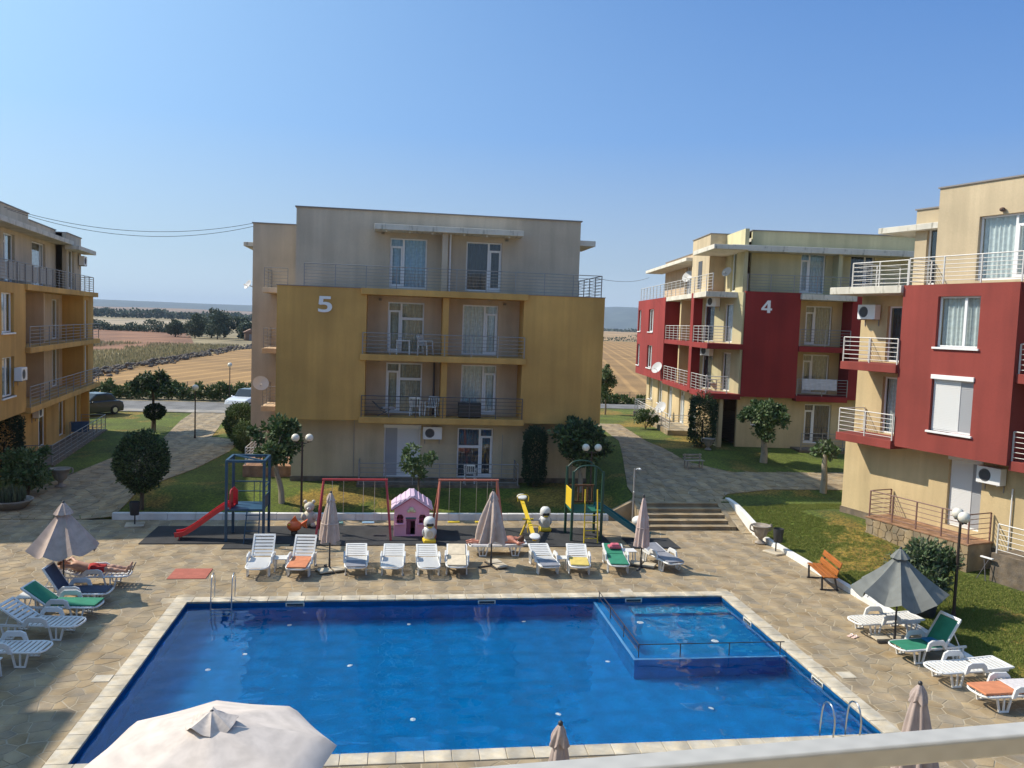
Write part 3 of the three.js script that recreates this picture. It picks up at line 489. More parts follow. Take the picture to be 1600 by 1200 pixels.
// ---- the ochre house at the left
{
  const O = [-11, 0.27, -17], b = thing('apartment_building', 'shaded ochre apartment block with long balconies at the left edge', 'building', O), f = facade(b, O, 97.9);
  const W = (v, c) => ({ u: -3.4, v, w: 1.65, h: 1.68, kind: 'win', split: 0.55, sill: true, curtain: c });
  f.wall('wall', M.ochre, -4.4, 0, BOXB, S3, 0, 0.22, [W(6.42, M.curtain), W(3.72, M.curtain)]);
  f.block('wall', M.ochre, -4.4, -4.18, BOXB, S3, -11, -0.22); f.block('wall', M.ochre, -0.22, 0, BOXB, S3, -1.3, -0.22); f.block('soffit', M.ochre, -4.18, -0.22, BOXB, BOXB + 0.15, -1.3, -0.22); f.block('terrace_floor', M.floor, -4.18, -0.22, S3 - 0.12, S3 - 0.02, -1.3, -0.22);
  const D = (u, v, w = 1.6, o = {}) => ({ u, v, w, h: 2.25, curtain: M.curtainDark, ...o });
  f.wall('wall', M.beige, 0, 12.4, S1, S3, -1.3, 0.22, [S1, S2].flatMap((s) => [D(1.5, s + 0.06, 1.6), D(7.2, s + 0.06, 1.5, { curtain: M.curtainTan }), D(10.1, s + 0.06, 1.5, { curtain: M.curtain })]));
  for (const u of [4.9]) f.block('divider_wall', M.beige, u, u + 0.22, S1, S3 - SB, -1.3, -0.45);
  f.wall('wall', M.ochre, 12.4, 15.1, S1 - SB, S3, -0.15, 0.22, [S1, S2].map((s) => D(12.7, s + 0.1, 0.9, { kind: 'one', curtain: M.curtain, name: 'balcony_door' }))); f.block('wall', M.ochre, 12.4, 12.62, S1, S3, -1.3, -0.37); f.block('wall', M.ochre, 14.88, 15.1, -0.4, S3, -11, -0.37);
  for (const s of [S1, S2, S3]) f.slab(M.ochre, -0.1, 15.2, -1.3, s === S3 ? 0.12 : 0.22, s + 0.02);
  for (const s of [S1, S2]) f.railing([[0.05, 0.15], [15.1, 0.15]], s + 0.02, { step: 1.6 });
  f.railing([[-4.3, -0.14], [13.9, -0.14], [15.1, -0.14], [15.1, -3]], S3 + 0.03, { n: 7 });
  for (let u = -4; u < 5; u += 0.95) f.block('rail_panel', M.rail, u, u + 0.85, S3 + 0.14, S3 + 0.9, -0.17, -0.16);
  // stepped top floor under grey eaves
  f.wall('wall', M.grey, -4.4, 5.6, S3 - 0.1, 12.2, -1.3, 0.22, [D(1.6, S3 + 0.15, 1.7, { curtain: M.curtainBlue })]); f.wall('wall', M.grey, 5.6, 11, S3 - 0.1, 11.9, -1.3, 0.22, [D(6.2, S3 + 0.15, 2.6, { kind: 'win', name: 'balcony_door', split: 0.8, curtain: M.curtainDark })]); f.wall('wall', M.grey, 11, 14.7, S3 - 0.1, 11.8, -0.75, 0.22, [D(11.5, S3 + 0.15, 1.4, { curtain: M.curtain })]);
  f.block('wall', M.grey, 14.48, 14.7, S3, 11.8, -11, -0.97); f.block('wall', M.grey, -4.4, -4.18, S3, 12.2, -11, -1.52); f.block('wall', M.grey, -4.4, 15.1, -0.4, 11.8, -11.2, -11);
  f.block('roof', M.concrete, -4.18, 14.4, 11.5, 11.7, -11, -1.55); f.block('parapet_cap', M.cap, -4.45, 5.65, 12.2, 12.25, -11, -1.25); f.block('parapet_cap', M.cap, 5.65, 11, 11.9, 11.95, -11, -1.25); f.block('parapet_cap', M.cap, 11, 14.75, 11.8, 11.85, -11, -0.7);
  f.slab(M.concrete, -4.4, 11, -1.29, -0.35, 11.35, 0.24, 'canopy'); f.slab(M.concrete, 10.6, 15.2, -0.74, 0.0, 11.1, 0.24, 'canopy');
  f.wall('wall', M.ochre, -4.2, 15.0, -0.4, S1, -0.8, 0.22, [D(5.2, 0.3, 1.5, { h: 2.1, curtain: M.curtainDark }), D(9.4, 0.3, 1.4, { h: 2.1, curtain: M.curtainDark }), D(13.0, 0.3, 1.2, { h: 2.1, curtain: M.curtain })]); f.block('wall', M.ochre, -4.2, -3.98, -0.4, S1, -11, -1.02);
  for (const v of [0.05, S1 - 0.05, S2 - 0.1]) f.block('floor', M.floor, -3.9, 14.8, v - 0.15, v, -10.9, -1.6);
  f.block('terrace', M.plinth, 1.5, 14.5, -0.5, 0.1, -0.78, 0.75); f.railing([[1.6, -0.7], [1.6, 0.66], [14.4, 0.66], [14.4, -0.7]], 0.1, { m: M.rail, n: 5 });
  acUnit(f, 0.6, 7.6, -1.3, 'air conditioner in the upper balcony of the left house'); acUnit(f, 0.6, 4.9, -1.3, 'air conditioner in the lower balcony of the left house'); acUnit(f, 4.3, 2.05, -0.8, 'air conditioner low under the balcony of the left house'); acUnit(f, -1.6, 4.35, 0, 'air conditioner beside the lower window of the left house'); acUnit(f, 14.2, 10.15, -0.75, 'air conditioner under the far eaves of the left house');
  const tv = part('laundry_rack', [0, 1, 2, 3].flatMap((i) => [bar([i * 0.14, 0.9, -0.6], [i * 0.14, 0.9, 0.6], 0.006), box(i * 0.14 - 0.012, i * 0.14 + 0.012, 0.35, 0.9, -0.5 + 0.1 * i, 0.35)]).concat([bar([0, 0, -0.6], [0.42, 0.9, -0.6], 0.01), bar([0.42, 0, -0.6], [0, 0.9, -0.6], 0.01), bar([0, 0, 0.6], [0.42, 0.9, 0.6], 0.01), bar([0.42, 0, 0.6], [0, 0.9, 0.6], 0.01)]), mat(0.07, 0.13, 0.24, { tex: 'cloth', s: 0.4 }));
  tv.position.set(...f.world(10.6, 0.1, 0.05)); tv.rotation.y = R(97.9); tag(tv, 'drying rack with dark blue laundry on the ground terrace of the left house', 'drying rack');
}
// ---- the red and cream house at the right
{
  const O = [23.1, 1.12, -4.3], b = thing('apartment_building', 'red and cream apartment block at the right edge near the grey umbrella', 'building', O), f = facade(b, O, -73.7);
  f.wall('wall', M.red, 0, 4.25, BOXB, S3, 0, 0.22, [{ u: 1.42, v: 6.42, w: 1.55, h: 1.7, kind: 'win', split: 0.62, sill: true }, { u: 1.4, v: 3.58, w: 1.55, h: 1.78, kind: 'shut', split: 0.66, sill: true }]);
  f.block('wall', M.red, 0, 0.22, BOXB, S3, -1.3, -0.22); f.block('wall', M.red, 4.03, 4.25, BOXB, S3, -1.3, -0.22); f.block('soffit', M.red, 0.22, 4.03, BOXB, BOXB + 0.12, -1.3, -0.22); f.block('terrace_floor', M.floor, 0.22, 4.03, S3 - 0.12, S3 - 0.02, -1.3, -0.22);
  const one = (u, v, w, h, c) => ({ u, v, w, h, kind: 'one', curtain: c, name: 'balcony_door' });
  f.wall('wall', M.cream, -3.0, 0, S1 - SB, S3 - 0.1, -1.3, 0.22, [one(-1.75, S2 + 0.06, 1.2, 2.1, M.curtainDark), one(-1.75, S1 + 0.06, 1.2, 2.15, M.curtain)]);
  f.block('wall', M.cream, -3.0, -2.78, -0.6, S3 - 0.1, -12, -1.52); f.block('wall', M.cream, -3, 8, -0.6, S3, -12.2, -12);
  for (const s of [S1, S2]) { f.slab(M.red, -2.55, 0, -1.3, 0.12, s + 0.02, 0.3); f.railing([[-2.48, -1.25], [-2.48, 0.05], [-0.02, 0.05]], s + 0.02, { m: M.railPale, step: 1.2 }); }
  f.slab(M.concrete, -3.3, 0, -2.9, 0.12, S3, 0.27); f.railing([[-2.6, -2.8], [-2.6, -0.3], [-0.1, -0.3]], S3, { m: M.railPale });
  // top floor
  f.wall('wall', M.sand, 0.15, 4.4, S3 - 0.1, 12, -1.3, 0.22, [{ u: 1.75, v: S3 + 0.18, w: 2.0, h: 2.15, flip: true, curtain: M.curtain }]); f.block('wall', M.sand, 0.15, 0.37, S3, 12, -12, -1.52); f.block('parapet_cap', M.cap, 0.1, 4.45, 12, 12.05, -12, -1.25); f.block('roof', M.concrete, 0.37, 4.4, 11.5, 11.7, -12, -1.52);
  f.wall('wall', M.sand, -1.05, 0.15, S3 - 0.05, 11.4, -1.65, 0.22, [{ u: -0.55, v: S3 + 0.12, w: 0.6, h: 2.05, kind: 'one', curtain: M.curtainDark, name: 'balcony_door' }]); f.block('wall', M.sand, -1.05, -0.83, S3, 11.4, -12, -1.87); f.block('parapet_cap', M.cap, -1.1, 0.15, 11.4, 11.45, -12, -1.6); f.block('roof', M.concrete, -0.83, 0.15, 11.0, 11.2, -12, -1.87);
  f.slab(M.concrete, -2.5, 0.14, -5, -1.35, 10.85, 0.22, 'canopy');
  f.railing([[0.1, -1.2], [0.1, -0.12], [4.2, -0.12]], S3 + 0.02, { n: 7, m: M.railPale }); f.put('wall_lamp', sphere(2.6, 11.0, -1.22, 0.09, 0.8), mat(0.12, 0.07, 0.05));
  // ground floor, stone terrace
  f.wall('wall', M.cream, -3.0, 8, -0.6, BOXB, -0.9, 0.22, [{ u: 1.6, v: 0.3, w: 1.25, h: 2.3, kind: 'shut', split: 0.66 }]);
  f.block('plinth', M.plinth, -3.05, 8, -0.9, -0.05, -0.94, -0.87); f.block('plinth', M.plinth, -3.05, -2.99, -0.9, -0.05, -12, -0.94);
  for (const v of [0.1, S1 - 0.05, S2 - 0.1]) f.block('floor', M.floor, -2.7, 8, v - 0.15, v, -11.9, -1.6);
  stoneWall(f, -0.7, 3.4, -1.1, 0.1, -0.86, 0.3);
  f.block('terrace_floor', M.tile, -0.72, 3.42, 0.1, 0.14, -0.89, 0.32);
  f.railing([[-0.62, -0.82], [-0.62, 0.22], [3.32, 0.22], [3.32, -0.82]], 0.14, { m: mat(0.20, 0.11, 0.09, { rough: 0.5 }), n: 6, h: 0.95, step: 1.0 });
  // the recess beyond the box, mostly out of the picture
  f.wall('wall', M.cream, 4.25, 8, S1 - SB, S3, -1.3, 0.22, [{ u: 5, v: S1 + 0.06, w: 1.6, h: 2.2 }, { u: 5, v: S2 + 0.06, w: 1.6, h: 2.2 }]); f.block('wall', M.cream, 7.78, 8, -0.6, S3, -12, -1.52);
  for (const s of [S1, S2, S3]) { f.slab(M.red, 4.25, 8, -1.3, -0.1, s, 0.3); f.railing([[4.3, -0.18], [8, -0.18]], s, { m: M.railPale }); }
  f.block('terrace', M.plinth, 4.2, 8, -1, 0.1, -0.86, 0.3); f.railing([[4.3, 0.2], [8, 0.2]], 0.1, { m: M.railPale });
  f.put('drainpipe', bar([3.95, -0.2, -0.85], [3.95, 2.0, -0.85], 0.025), M.pvc);
  acUnit(f, 3.3, 2.05, -0.9, 'air conditioner under the red box of the right house by the terrace'); acUnit(f, -2.45, 7.35, -1.3, 'air conditioner high on the cream balcony wall of the right house');
  const aw = thing('folding_table', 'small folded table leaning against the stone terrace of the right house', 'table', f.world(4.0, -0.75, 0.42), R(-73.7)); part('leg', [bar([0, 0, 0.2], [0.25, 0.7, 0], 0.015), bar([0.3, 0, 0.2], [0.05, 0.7, 0], 0.015)], M.railDark, aw); part('table_top', rbox(-0.05, 0.35, 0.66, 0.7, -0.05, 0.05, 0.01), M.pvc, aw);
}
// rubble stones built up in front of a terrace
function stoneWall(f, u0, u1, v0, v1, w0, w1) {
  reseed(77); f.block('terrace', M.mortar, u0 + 0.02, u1 - 0.02, v0, v1, w0, w1 - 0.03);
  const list = cells(u0, u1, -v1, -v0, 0.3, () => true);
  for (const c of list) {
    const P = clip(clip(clip(clip(c.poly, 1, 0, u1), -1, 0, -u0), 0, 1, -v0), 0, -1, v1); if (P.length < 3) continue;
    f.put('rubble_stone', stoneGeo(P, () => 0, 0, 0.05).rotateX(Math.PI / 2).translate(0, 0, w1), stoneTones[(rnd() * 6) | 0]);
  }
}
// ---- the red and cream house with the 4, behind
{
  const O = [24.1, 1.45, -20.1], b = thing('apartment_building', 'red and cream apartment block numbered 4 behind the lawn', 'building', O), f = facade(b, O, -6.5), s = facade(b, [22.75, 1.45, -25.3], -96.5);
  const D = (u, v, w = 1.5, o = {}) => ({ u, v, w, h: 2.2, ...o });
  f.wall('wall', M.crimson, 0.1, 3.15, BOXB, S3 + 0.06, 0); f.block('wall', M.crimson, 2.93, 3.15, BOXB, S3, -1.3, -0.22); f.block('wall', M.crimson, 0.1, 0.32, BOXB, S3, -1.3, -0.22); f.block('soffit', M.crimson, 0.32, 2.93, BOXB, BOXB + 0.12, -1.3, -0.22); f.block('terrace_floor', M.floor, 0.32, 2.93, S3 - 0.12, S3 - 0.02, -1.3, -0.22);
  f.number('4', M.pvc, 0.98, 7.45, 0.68, 0);
  f.wall('wall', M.cream, 3.15, 6.0, S1, S3, -1.3, 0.22, [D(3.95, S2 + 0.06, 1.5, { curtain: M.curtainTan }), D(3.95, S1 + 0.06, 1.5, { curtain: M.curtainTan })]);
  f.wall('wall', M.crimson, 6.0, 10, BOXB, S3, 0); f.block('wall', M.crimson, 6, 6.22, BOXB, S3, -1.3, -0.22);
  f.slab(M.concrete, 3.1, 6.1, -1.3, 0.3, S3, 0.3); for (const v of [S1, S2]) { f.slab(M.crimson, 3.15, 6, -1.3, 0.1, v, 0.3); f.railing([[3.2, 0.02], [5.98, 0.02]], v, { m: M.rail }); }
  f.wall('wall', M.yellow, 0.7, 10, S3 - 0.1, 12, -1.3, 0.22, [D(3.5, S3 + 0.12, 1.4, { curtain: M.curtainBlue }), D(6.3, S3 + 0.12, 1.35, { flip: true, curtain: M.curtainDark })]); f.block('parapet_cap', M.cap, 0.65, 10, 12, 12.05, -12, -1.25); f.slab(M.concrete, -0.7, 10, -1.29, -0.2, 11.1, 0.32, 'canopy');
  f.block('roof', M.concrete, 0.9, 10, 11.5, 11.7, -22, -1.5); f.railing([[0.2, -0.14], [6.6, -0.14], [9.9, -0.14]], S3 + 0.07, { n: 6 });
  f.block('divider_wall', M.yellow, 5.3, 5.52, S3, 10.8, -1.29, -0.5);
  f.wall('wall', M.cream, 0.1, 10, -0.6, BOXB, -0.5, 0.22, [D(3.9, 0.3, 1.5, { h: 2.2, curtain: M.curtainDark }), { u: 0.9, v: 1.2, w: 0.8, h: 1.1, kind: 'one', curtain: M.curtainDark }]); f.block('plinth', M.plinth, 0.05, 10, -0.9, 0.0, -0.54, -0.47);
  f.block('terrace', M.plinth, 3.2, 9, -0.9, 0.1, -0.46, 0.9); f.railing([[3.3, 0.82], [9, 0.82]], 0.1, { n: 5 });
  f.block('wall', M.cream, 9.8, 10, -0.6, 12, -22, -1.5);
  // long side towards the fields
  const pA = s.world(1.8, 0, -0.5), pB = s.world(5.15, 0, -1.95), ob = facade(b, [pA[0], 1.45, pA[2]], Math.atan2(-(pB[2] - pA[2]), pB[0] - pA[0]) * 180 / Math.PI);
  ob.wall('wall', M.yellow, 0, 3.5, S1 - SB, S3, 0, 0.22, [S1, S2].flatMap((v) => [D(0.15, v + 0.06, 1.0, { kind: 'one', name: 'balcony_door', curtain: M.curtainDark, h: 2.15 }), D(2.0, v + 0.06, 0.75, { kind: 'one', name: 'balcony_door', curtain: M.curtain, h: 2.15 })]));
  s.block('wall', M.crimson, 1.16, 1.83, BOXB, S3, -1.95, 0); for (const v of [S1, S2]) { s.slab(M.crimson, 1.8, 5.3, -1.95, 0.02, v, 0.3); s.railing([[1.9, -0.05], [5.2, -0.05], [5.2, -1.2]], v, { m: M.railPale }); }
  s.slab(M.concrete, 1.8, 4.6, -1.95, 0.05, S3, 0.3); s.railing([[-16, -0.14], [1.2, -0.14], [5.2, -0.14]], S3 + 0.03, { n: 6, m: M.railPale });
  s.wall('wall', M.cream, -6, 1.16, S1, S3, -1.3, 0.22, [S1, S2].flatMap((v) => [D(-4.9, v + 0.06, 1.5, { curtain: M.curtainDark }), D(-2.0, v + 0.06, 1.5, { curtain: M.curtainDark })])); for (const v of [S1, S2, S3]) { s.slab(v === S3 ? M.concrete : M.crimson, -6, 1.16, -1.3, -0.03, v, 0.28); if (v < S3) s.railing([[-5.95, -0.1], [1.1, -0.1]], v, { m: M.railPale }); }
  s.block('divider_wall', M.cream, -2.9, -2.6, S1, S3 - 0.28, -1.3, -0.3);
  const W = (u, v, w) => ({ u, v, w, h: 1.65, kind: 'win', split: 0.5, sill: true });
  s.wall('wall', M.crimson, -16.2, -6, BOXB, S3, 0, 0.22, [W(-11.7, 6.15, 1.8), W(-15.9, 6.15, 1.1), W(-11.7, 3.5, 1.8), W(-15.9, 3.5, 1.1)]); s.block('wall', M.crimson, -6.22, -6, BOXB, S3, -1.3, -0.22); s.block('soffit', M.crimson, -16.2, -6.22, BOXB, BOXB + 0.12, -1.3, -0.22); s.block('terrace_floor', M.floor, -16, -6.2, S3 - 0.12, S3 - 0.02, -1.9, -0.22);
  s.block('wall', M.crimson, -16.2, -15.98, BOXB, S3, -8, -0.22);
  s.wall('wall', M.cream, -16, 5.0, -0.6, BOXB, -0.9, 0.22, [W(-14.9, 0.9, 1.3), W(-11.5, 0.9, 1.5), D(-8, 0.2, 1.4, { h: 2.2 }), D(-4.5, 0.2, 1.5, { h: 2.2 }), D(-1.4, 0.2, 1.4, { h: 2.2 })]); s.block('plinth', M.plinth, -16, 5.02, -0.9, -0.05, -0.93, -0.87);
  s.wall('wall', M.yellow, 1.0, 4.6, S3 - 0.1, 12, -1.95, 0.22, [D(2.2, S3 + 0.12, 1.0, { kind: 'one', name: 'balcony_door', curtain: M.curtain })]); s.block('wall', M.sand, -3.2, 1.0, S3, 12.05, -3, -1.0); s.block('parapet_cap', M.cap, -3.25, 1.05, 12.05, 12.1, -3, -0.95); s.block('window_recess', M.curtainDark, -1.5, -0.6, S3 + 0.4, 10.6, -0.995, -0.98);
  s.wall('wall', M.beige, -16, -3.2, S3 - 0.1, 11.6, -2.0, 0.22, [D(-9, S3 + 0.12, 1.6, { curtain: M.curtainDark }), D(-6, S3 + 0.12, 1.6, { curtain: M.curtainDark })]); s.block('parapet_cap', M.cap, -16.1, -3.2, 11.6, 11.65, -8, -1.95); s.slab(M.concrete, -17, -3.2, -1.99, -0.6, 11.0, 0.22, 'canopy'); s.slab(M.concrete, 1.05, 5.6, -1.94, 0, 11.0, 0.25, 'canopy');
  for (const v of [0.05, S1 - 0.05, S2 - 0.1]) s.block('floor', M.floor, -15.9, 3, v - 0.15, v, -10, -2.3);
  s.block('wall', M.beige, -16.1, -15.9, -0.6, 11.6, -10, -2.2);
  s.block('terrace', M.plinth, -12.5, -4, -0.9, 0.1, -0.86, 0.7); s.railing([[-12.4, -0.7], [-12.4, 0.6], [-4.1, 0.6]], 0.1, { m: M.railPale }); stoneWall(s, -4, 0.6, -1.0, 0.3, -0.86, 0.9); s.railing([[-3.9, 0.8], [0.5, 0.8], [0.5, -0.8]], 0.3, { m: M.railPale });
  acUnit(ob, 1.25, 7.75, 0, 'air conditioner in the upper corner balcony of house 4'); acUnit(s, -5.2, 7.6, -1.3, 'air conditioner in the middle balcony of house 4'); acUnit(ob, 0.9, 4.95, 0, 'air conditioner in the lower corner balcony of house 4');
  dish(s.world(-5.5, 9.8, -1.5), R(-60), 0.42, 'satellite dish on the roof terrace of house 4'); dish(s.world(-6.6, 3.6, 0.05), R(-60), 0.42, 'satellite dish at the edge of the red box of house 4'); dish(s.world(-6.3, 0.9, -0.3), R(-60), 0.42, 'satellite dish by the ground terrace of house 4'); dish(s.world(2.9, 9.6, -1.7), R(-60), 0.3, 'small satellite dish beside the corner roof door of house 4');
  const cloth = part('bedspread', (() => { const g = new THREE.PlaneGeometry(1.9, 0.6, 30, 8), p = g.attributes.position; for (let i = 0; i < p.count; i++) p.setZ(i, 0.02 * Math.sin(p.getX(i) * 9) + 0.02 * Math.sin(p.getX(i) * 23 + p.getY(i) * 5)); g.computeVertexNormals(); const g2 = g.clone().translate(0, 0, -0.05); return [g, g2]; })(), mat(0.62, 0.63, 0.70, { tex: 'cloth', s: 0.5 }));
  cloth.position.set(...f.world(4.4, S1 + 0.66, 0.1)); cloth.rotation.y = R(-6.5); tag(cloth, 'pale bedspread hung over the lower front balcony railing of house 4', 'bedspread');
}
// ---- houses outside the picture: the next block on the left throws its shadow over the paving, the block the photograph is taken from
{
  const b = thing('apartment_building', 'ochre apartment block left of the pool, beyond the picture edge, shading the paving', 'building', [-13.3, 0.1, 2]), f = facade(b, [-13.3, 0.1, 6.6], 90);
  f.wall('wall', M.ochre, -9, 10.2, 0, S3, 0, 0.3, [-4, 0, 4, 7.6].flatMap((u) => [0.3, S1 + 0.1, S2 + 0.1].map((v) => ({ u, v, w: 1.6, h: 2.2 })))); f.wall('wall', M.grey, -9, 10.2, S3, 12.05, 0, 0.3, [{ u: 0, v: S3 + 0.1, w: 1.6, h: 2.2 }, { u: 7, v: S3 + 0.1, w: 1.6, h: 2.2 }]);
  f.block('wall', M.ochre, -9, -8.7, 0, 12.05, -11, -0.3); f.block('wall', M.ochre, 9.9, 10.2, 0, 12.05, -11, -0.3); f.block('wall', M.ochre, -9, 10.2, 0, 12.05, -11.3, -11); f.block('roof', M.concrete, -8.7, 9.9, 11.6, 11.8, -11, -0.3); f.slab(M.concrete, 1.2, 5.5, 0, 0.95, 12.05, 0.25, 'canopy');
}
{
  const b = thing('apartment_building', 'sand coloured apartment block that the photograph is taken from, behind the viewer', 'building', [5, 0, 23.9]), f = facade(b, [5, 0, 23.9], 180);
  f.wall('wall', M.sand, -9, 9, 0, 12, 0, 0.3, [-6, -1.5, 3].flatMap((u) => [0.2, 3.2, 6.2, 9.1].map((v) => ({ u, v, w: 1.7, h: 2.2 })))); f.block('wall', M.sand, -9, -8.7, 0, 12, -8, -0.3); f.block('wall', M.sand, 8.7, 9, 0, 12, -8, -0.3); f.block('roof', M.concrete, -9, 9, 12, 12.2, -8, 0); f.block('wall', M.sand, -9, 9, 0, 12, -8.3, -8);
  f.slab(M.sand, -3.2, 2.6, 0, 2.22, 6.26, 0.2);
  // balcony railing in the foreground
  const white = mat(0.62, 0.61, 0.58, { tex: 'cloth', s: 3, rough: 0.5 }), r = thing('balcony_railing', 'pale painted balcony rail in the near foreground', 'railing', [5.9, 6.26, 21.873]);
  part('handrail', rbox(-2.6, 2.3, 1.012, 1.04, -0.0175, 0.0175, 0.005).rotateY(0.077), white, r); part('bottom_rail', rbox(-2.6, 2.3, 0.12, 0.15, -0.014, 0.014, 0.004).rotateY(0.077), white, r);
  for (const x of [-2.4, -1.1, 0.355, 1.8]) part('post', rbox(x - 0.018, x + 0.018, 0, 1.012, -0.014, 0.014, 0.004).rotateY(0.077), white, r);
}
// ------------------------------------------------------------------ loungers, tables, umbrellas
Object.assign(M, {
  plastic: mat(0.97, 0.96, 0.92, { rough: 0.38, tex: 'cloth', s: 2.3 }),
  orange: mat(0.72, 0.27, 0.13, { tex: 'cloth', s: 0.5, rough: 1 }), green: mat(0.03, 0.26, 0.15, { tex: 'cloth', s: 0.5, rough: 0.9 }), navy: mat(0.07, 0.09, 0.14, { tex: 'cloth', s: 0.5, rough: 0.9 }), yellow2: mat(0.78, 0.60, 0.16, { tex: 'cloth', s: 0.5, rough: 1 }), creamy: mat(0.80, 0.68, 0.50, { tex: 'cloth', s: 0.5, rough: 1 }), greyCloth: mat(0.30, 0.31, 0.35, { tex: 'cloth', s: 0.5, rough: 1 }), towel: mat(0.78, 0.72, 0.70, { tex: 'cloth', s: 0.2, rough: 1 }), teal: mat(0.02, 0.22, 0.42, { tex: 'cloth', s: 0.5, rough: 1 }), pink: mat(0.70, 0.16, 0.22, { tex: 'cloth', s: 0.3, rough: 1 }),
});
const BED = 0.36;
function lounger({ back = 20, frame = M.plastic, sling, name = 'sun_lounger', label, group = 'plastic sun loungers', at, turn = 0 }) {
  const t = thing(name, label, 'sun lounger', at, turn, group), hx = -0.22, bl = 0.74, a = R(back), ca = Math.cos(a), sa = Math.sin(a);
  const side = (z) => tube([[hx - 0.05, BED - 0.02, z], [0.3, BED - 0.02, z], [0.78, BED - 0.02, z], [0.9, BED - 0.03, z * 0.82], [0.95, BED - 0.035, z * 0.45], [0.955, BED - 0.035, 0]], 0.026, 26, 8);
  part('frame', [side(0.32), side(-0.32), beam([-0.86, BED - 0.03, 0.3], [hx, BED - 0.03, 0.3], 0.045, 0.05), beam([-0.86, BED - 0.03, -0.3], [hx, BED - 0.03, -0.3], 0.045, 0.05)], frame, t);
  const tilt = (g) => g.rotateZ(-a).translate(hx, BED, 0);   // the back turns about the hinge; its far end lies at -x
  part('back_frame', [tilt(beam([0, 0, 0.31], [-bl, 0, 0.31], 0.05, 0.04)), tilt(beam([0, 0, -0.31], [-bl, 0, -0.31], 0.05, 0.04)), tilt(rbox(-bl - 0.05, -bl + 0.03, -0.02, 0.02, -0.335, 0.335, 0.018))], frame, t);
  if (sling) { part('seat_sling', rbox(hx + 0.02, 0.88, BED - 0.012, BED + 0.004, -0.3, 0.3, 0.006), sling, t); part('back_sling', tilt(rbox(-bl + 0.04, -0.01, -0.008, 0.008, -0.285, 0.285, 0.006)), sling, t); } else {
    for (let k = 0; k < 10; k++) part('slat', rbox(-0.041, 0.041, -0.009, 0.009, -0.3, 0.3, 0.007, 1).translate(hx + 0.07 + k * 0.112, BED - 0.004, 0), frame, t);
    for (let k = 0; k < 6; k++) part('slat', tilt(rbox(-0.041, 0.041, -0.009, 0.009, -0.285, 0.285, 0.007, 1).translate(-0.08 - k * 0.112, 0, 0)), frame, t);
  }
  for (const [x, z] of [[0.5, 0.31], [0.5, -0.31], [-0.6, 0.31], [-0.6, -0.31]]) part('leg', [beam([x - 0.17, BED - 0.04, z], [x - 0.1, 0.02, z], 0.04, 0.035), beam([x + 0.17, BED - 0.04, z], [x + 0.1, 0.02, z], 0.04, 0.035), beam([x, BED - 0.04, z], [x, 0.03, z], 0.035, 0.03), rbox(x - 0.12, x + 0.12, 0, 0.035, z - 0.025, z + 0.025, 0.01)], frame, t);
  for (const z of [0.36, -0.36]) part('armrest', prism([[-0.3, -0.03], [-0.24, 0.12], [-0.16, 0.19], [0.14, 0.2], [0.24, 0.15], [0.3, -0.03], [0.24, -0.03], [0.17, 0.09], [-0.15, 0.09], [-0.23, -0.03]], 0.055, 0.012).translate(0.05, BED, z), frame, t);
  if (back > 8) part('back_prop', [beam([hx - 0.45 * ca, BED + 0.45 * sa, 0.27], [-0.7, BED - 0.05, 0.27], 0.02, 0.02), beam([hx - 0.45 * ca, BED + 0.45 * sa, -0.27], [-0.7, BED - 0.05, -0.27], 0.02, 0.02)], frame, t);
  t.userData.tilt = undefined; return { t, tilt, hx, bl };
}
const softBox = (x0, x1, y0, y1, z0, z1) => { const g = new RoundedBoxGeometry(x1 - x0, y1 - y0, z1 - z0, 4, Math.min(0.03, (y1 - y0) / 2.1)).translate((x0 + x1) / 2, (y0 + y1) / 2, (z0 + z1) / 2); return uvBox(g); };
function cushion(l, m, { seat = [-0.2, 0.93], backrest = false, name = 'cushion', th = 0.045 } = {}) {
  const g = [softBox(seat[0], seat[1], BED + 0.007, BED + th, -0.29, 0.29)]; if (backrest) g.push(l.tilt(softBox(-l.bl, -0.02, 0.012, th, -0.28, 0.28)));
  const c = part(name, g, m); c.position.copy(l.t.position); c.rotation.y = l.t.rotation.y; return c;
}
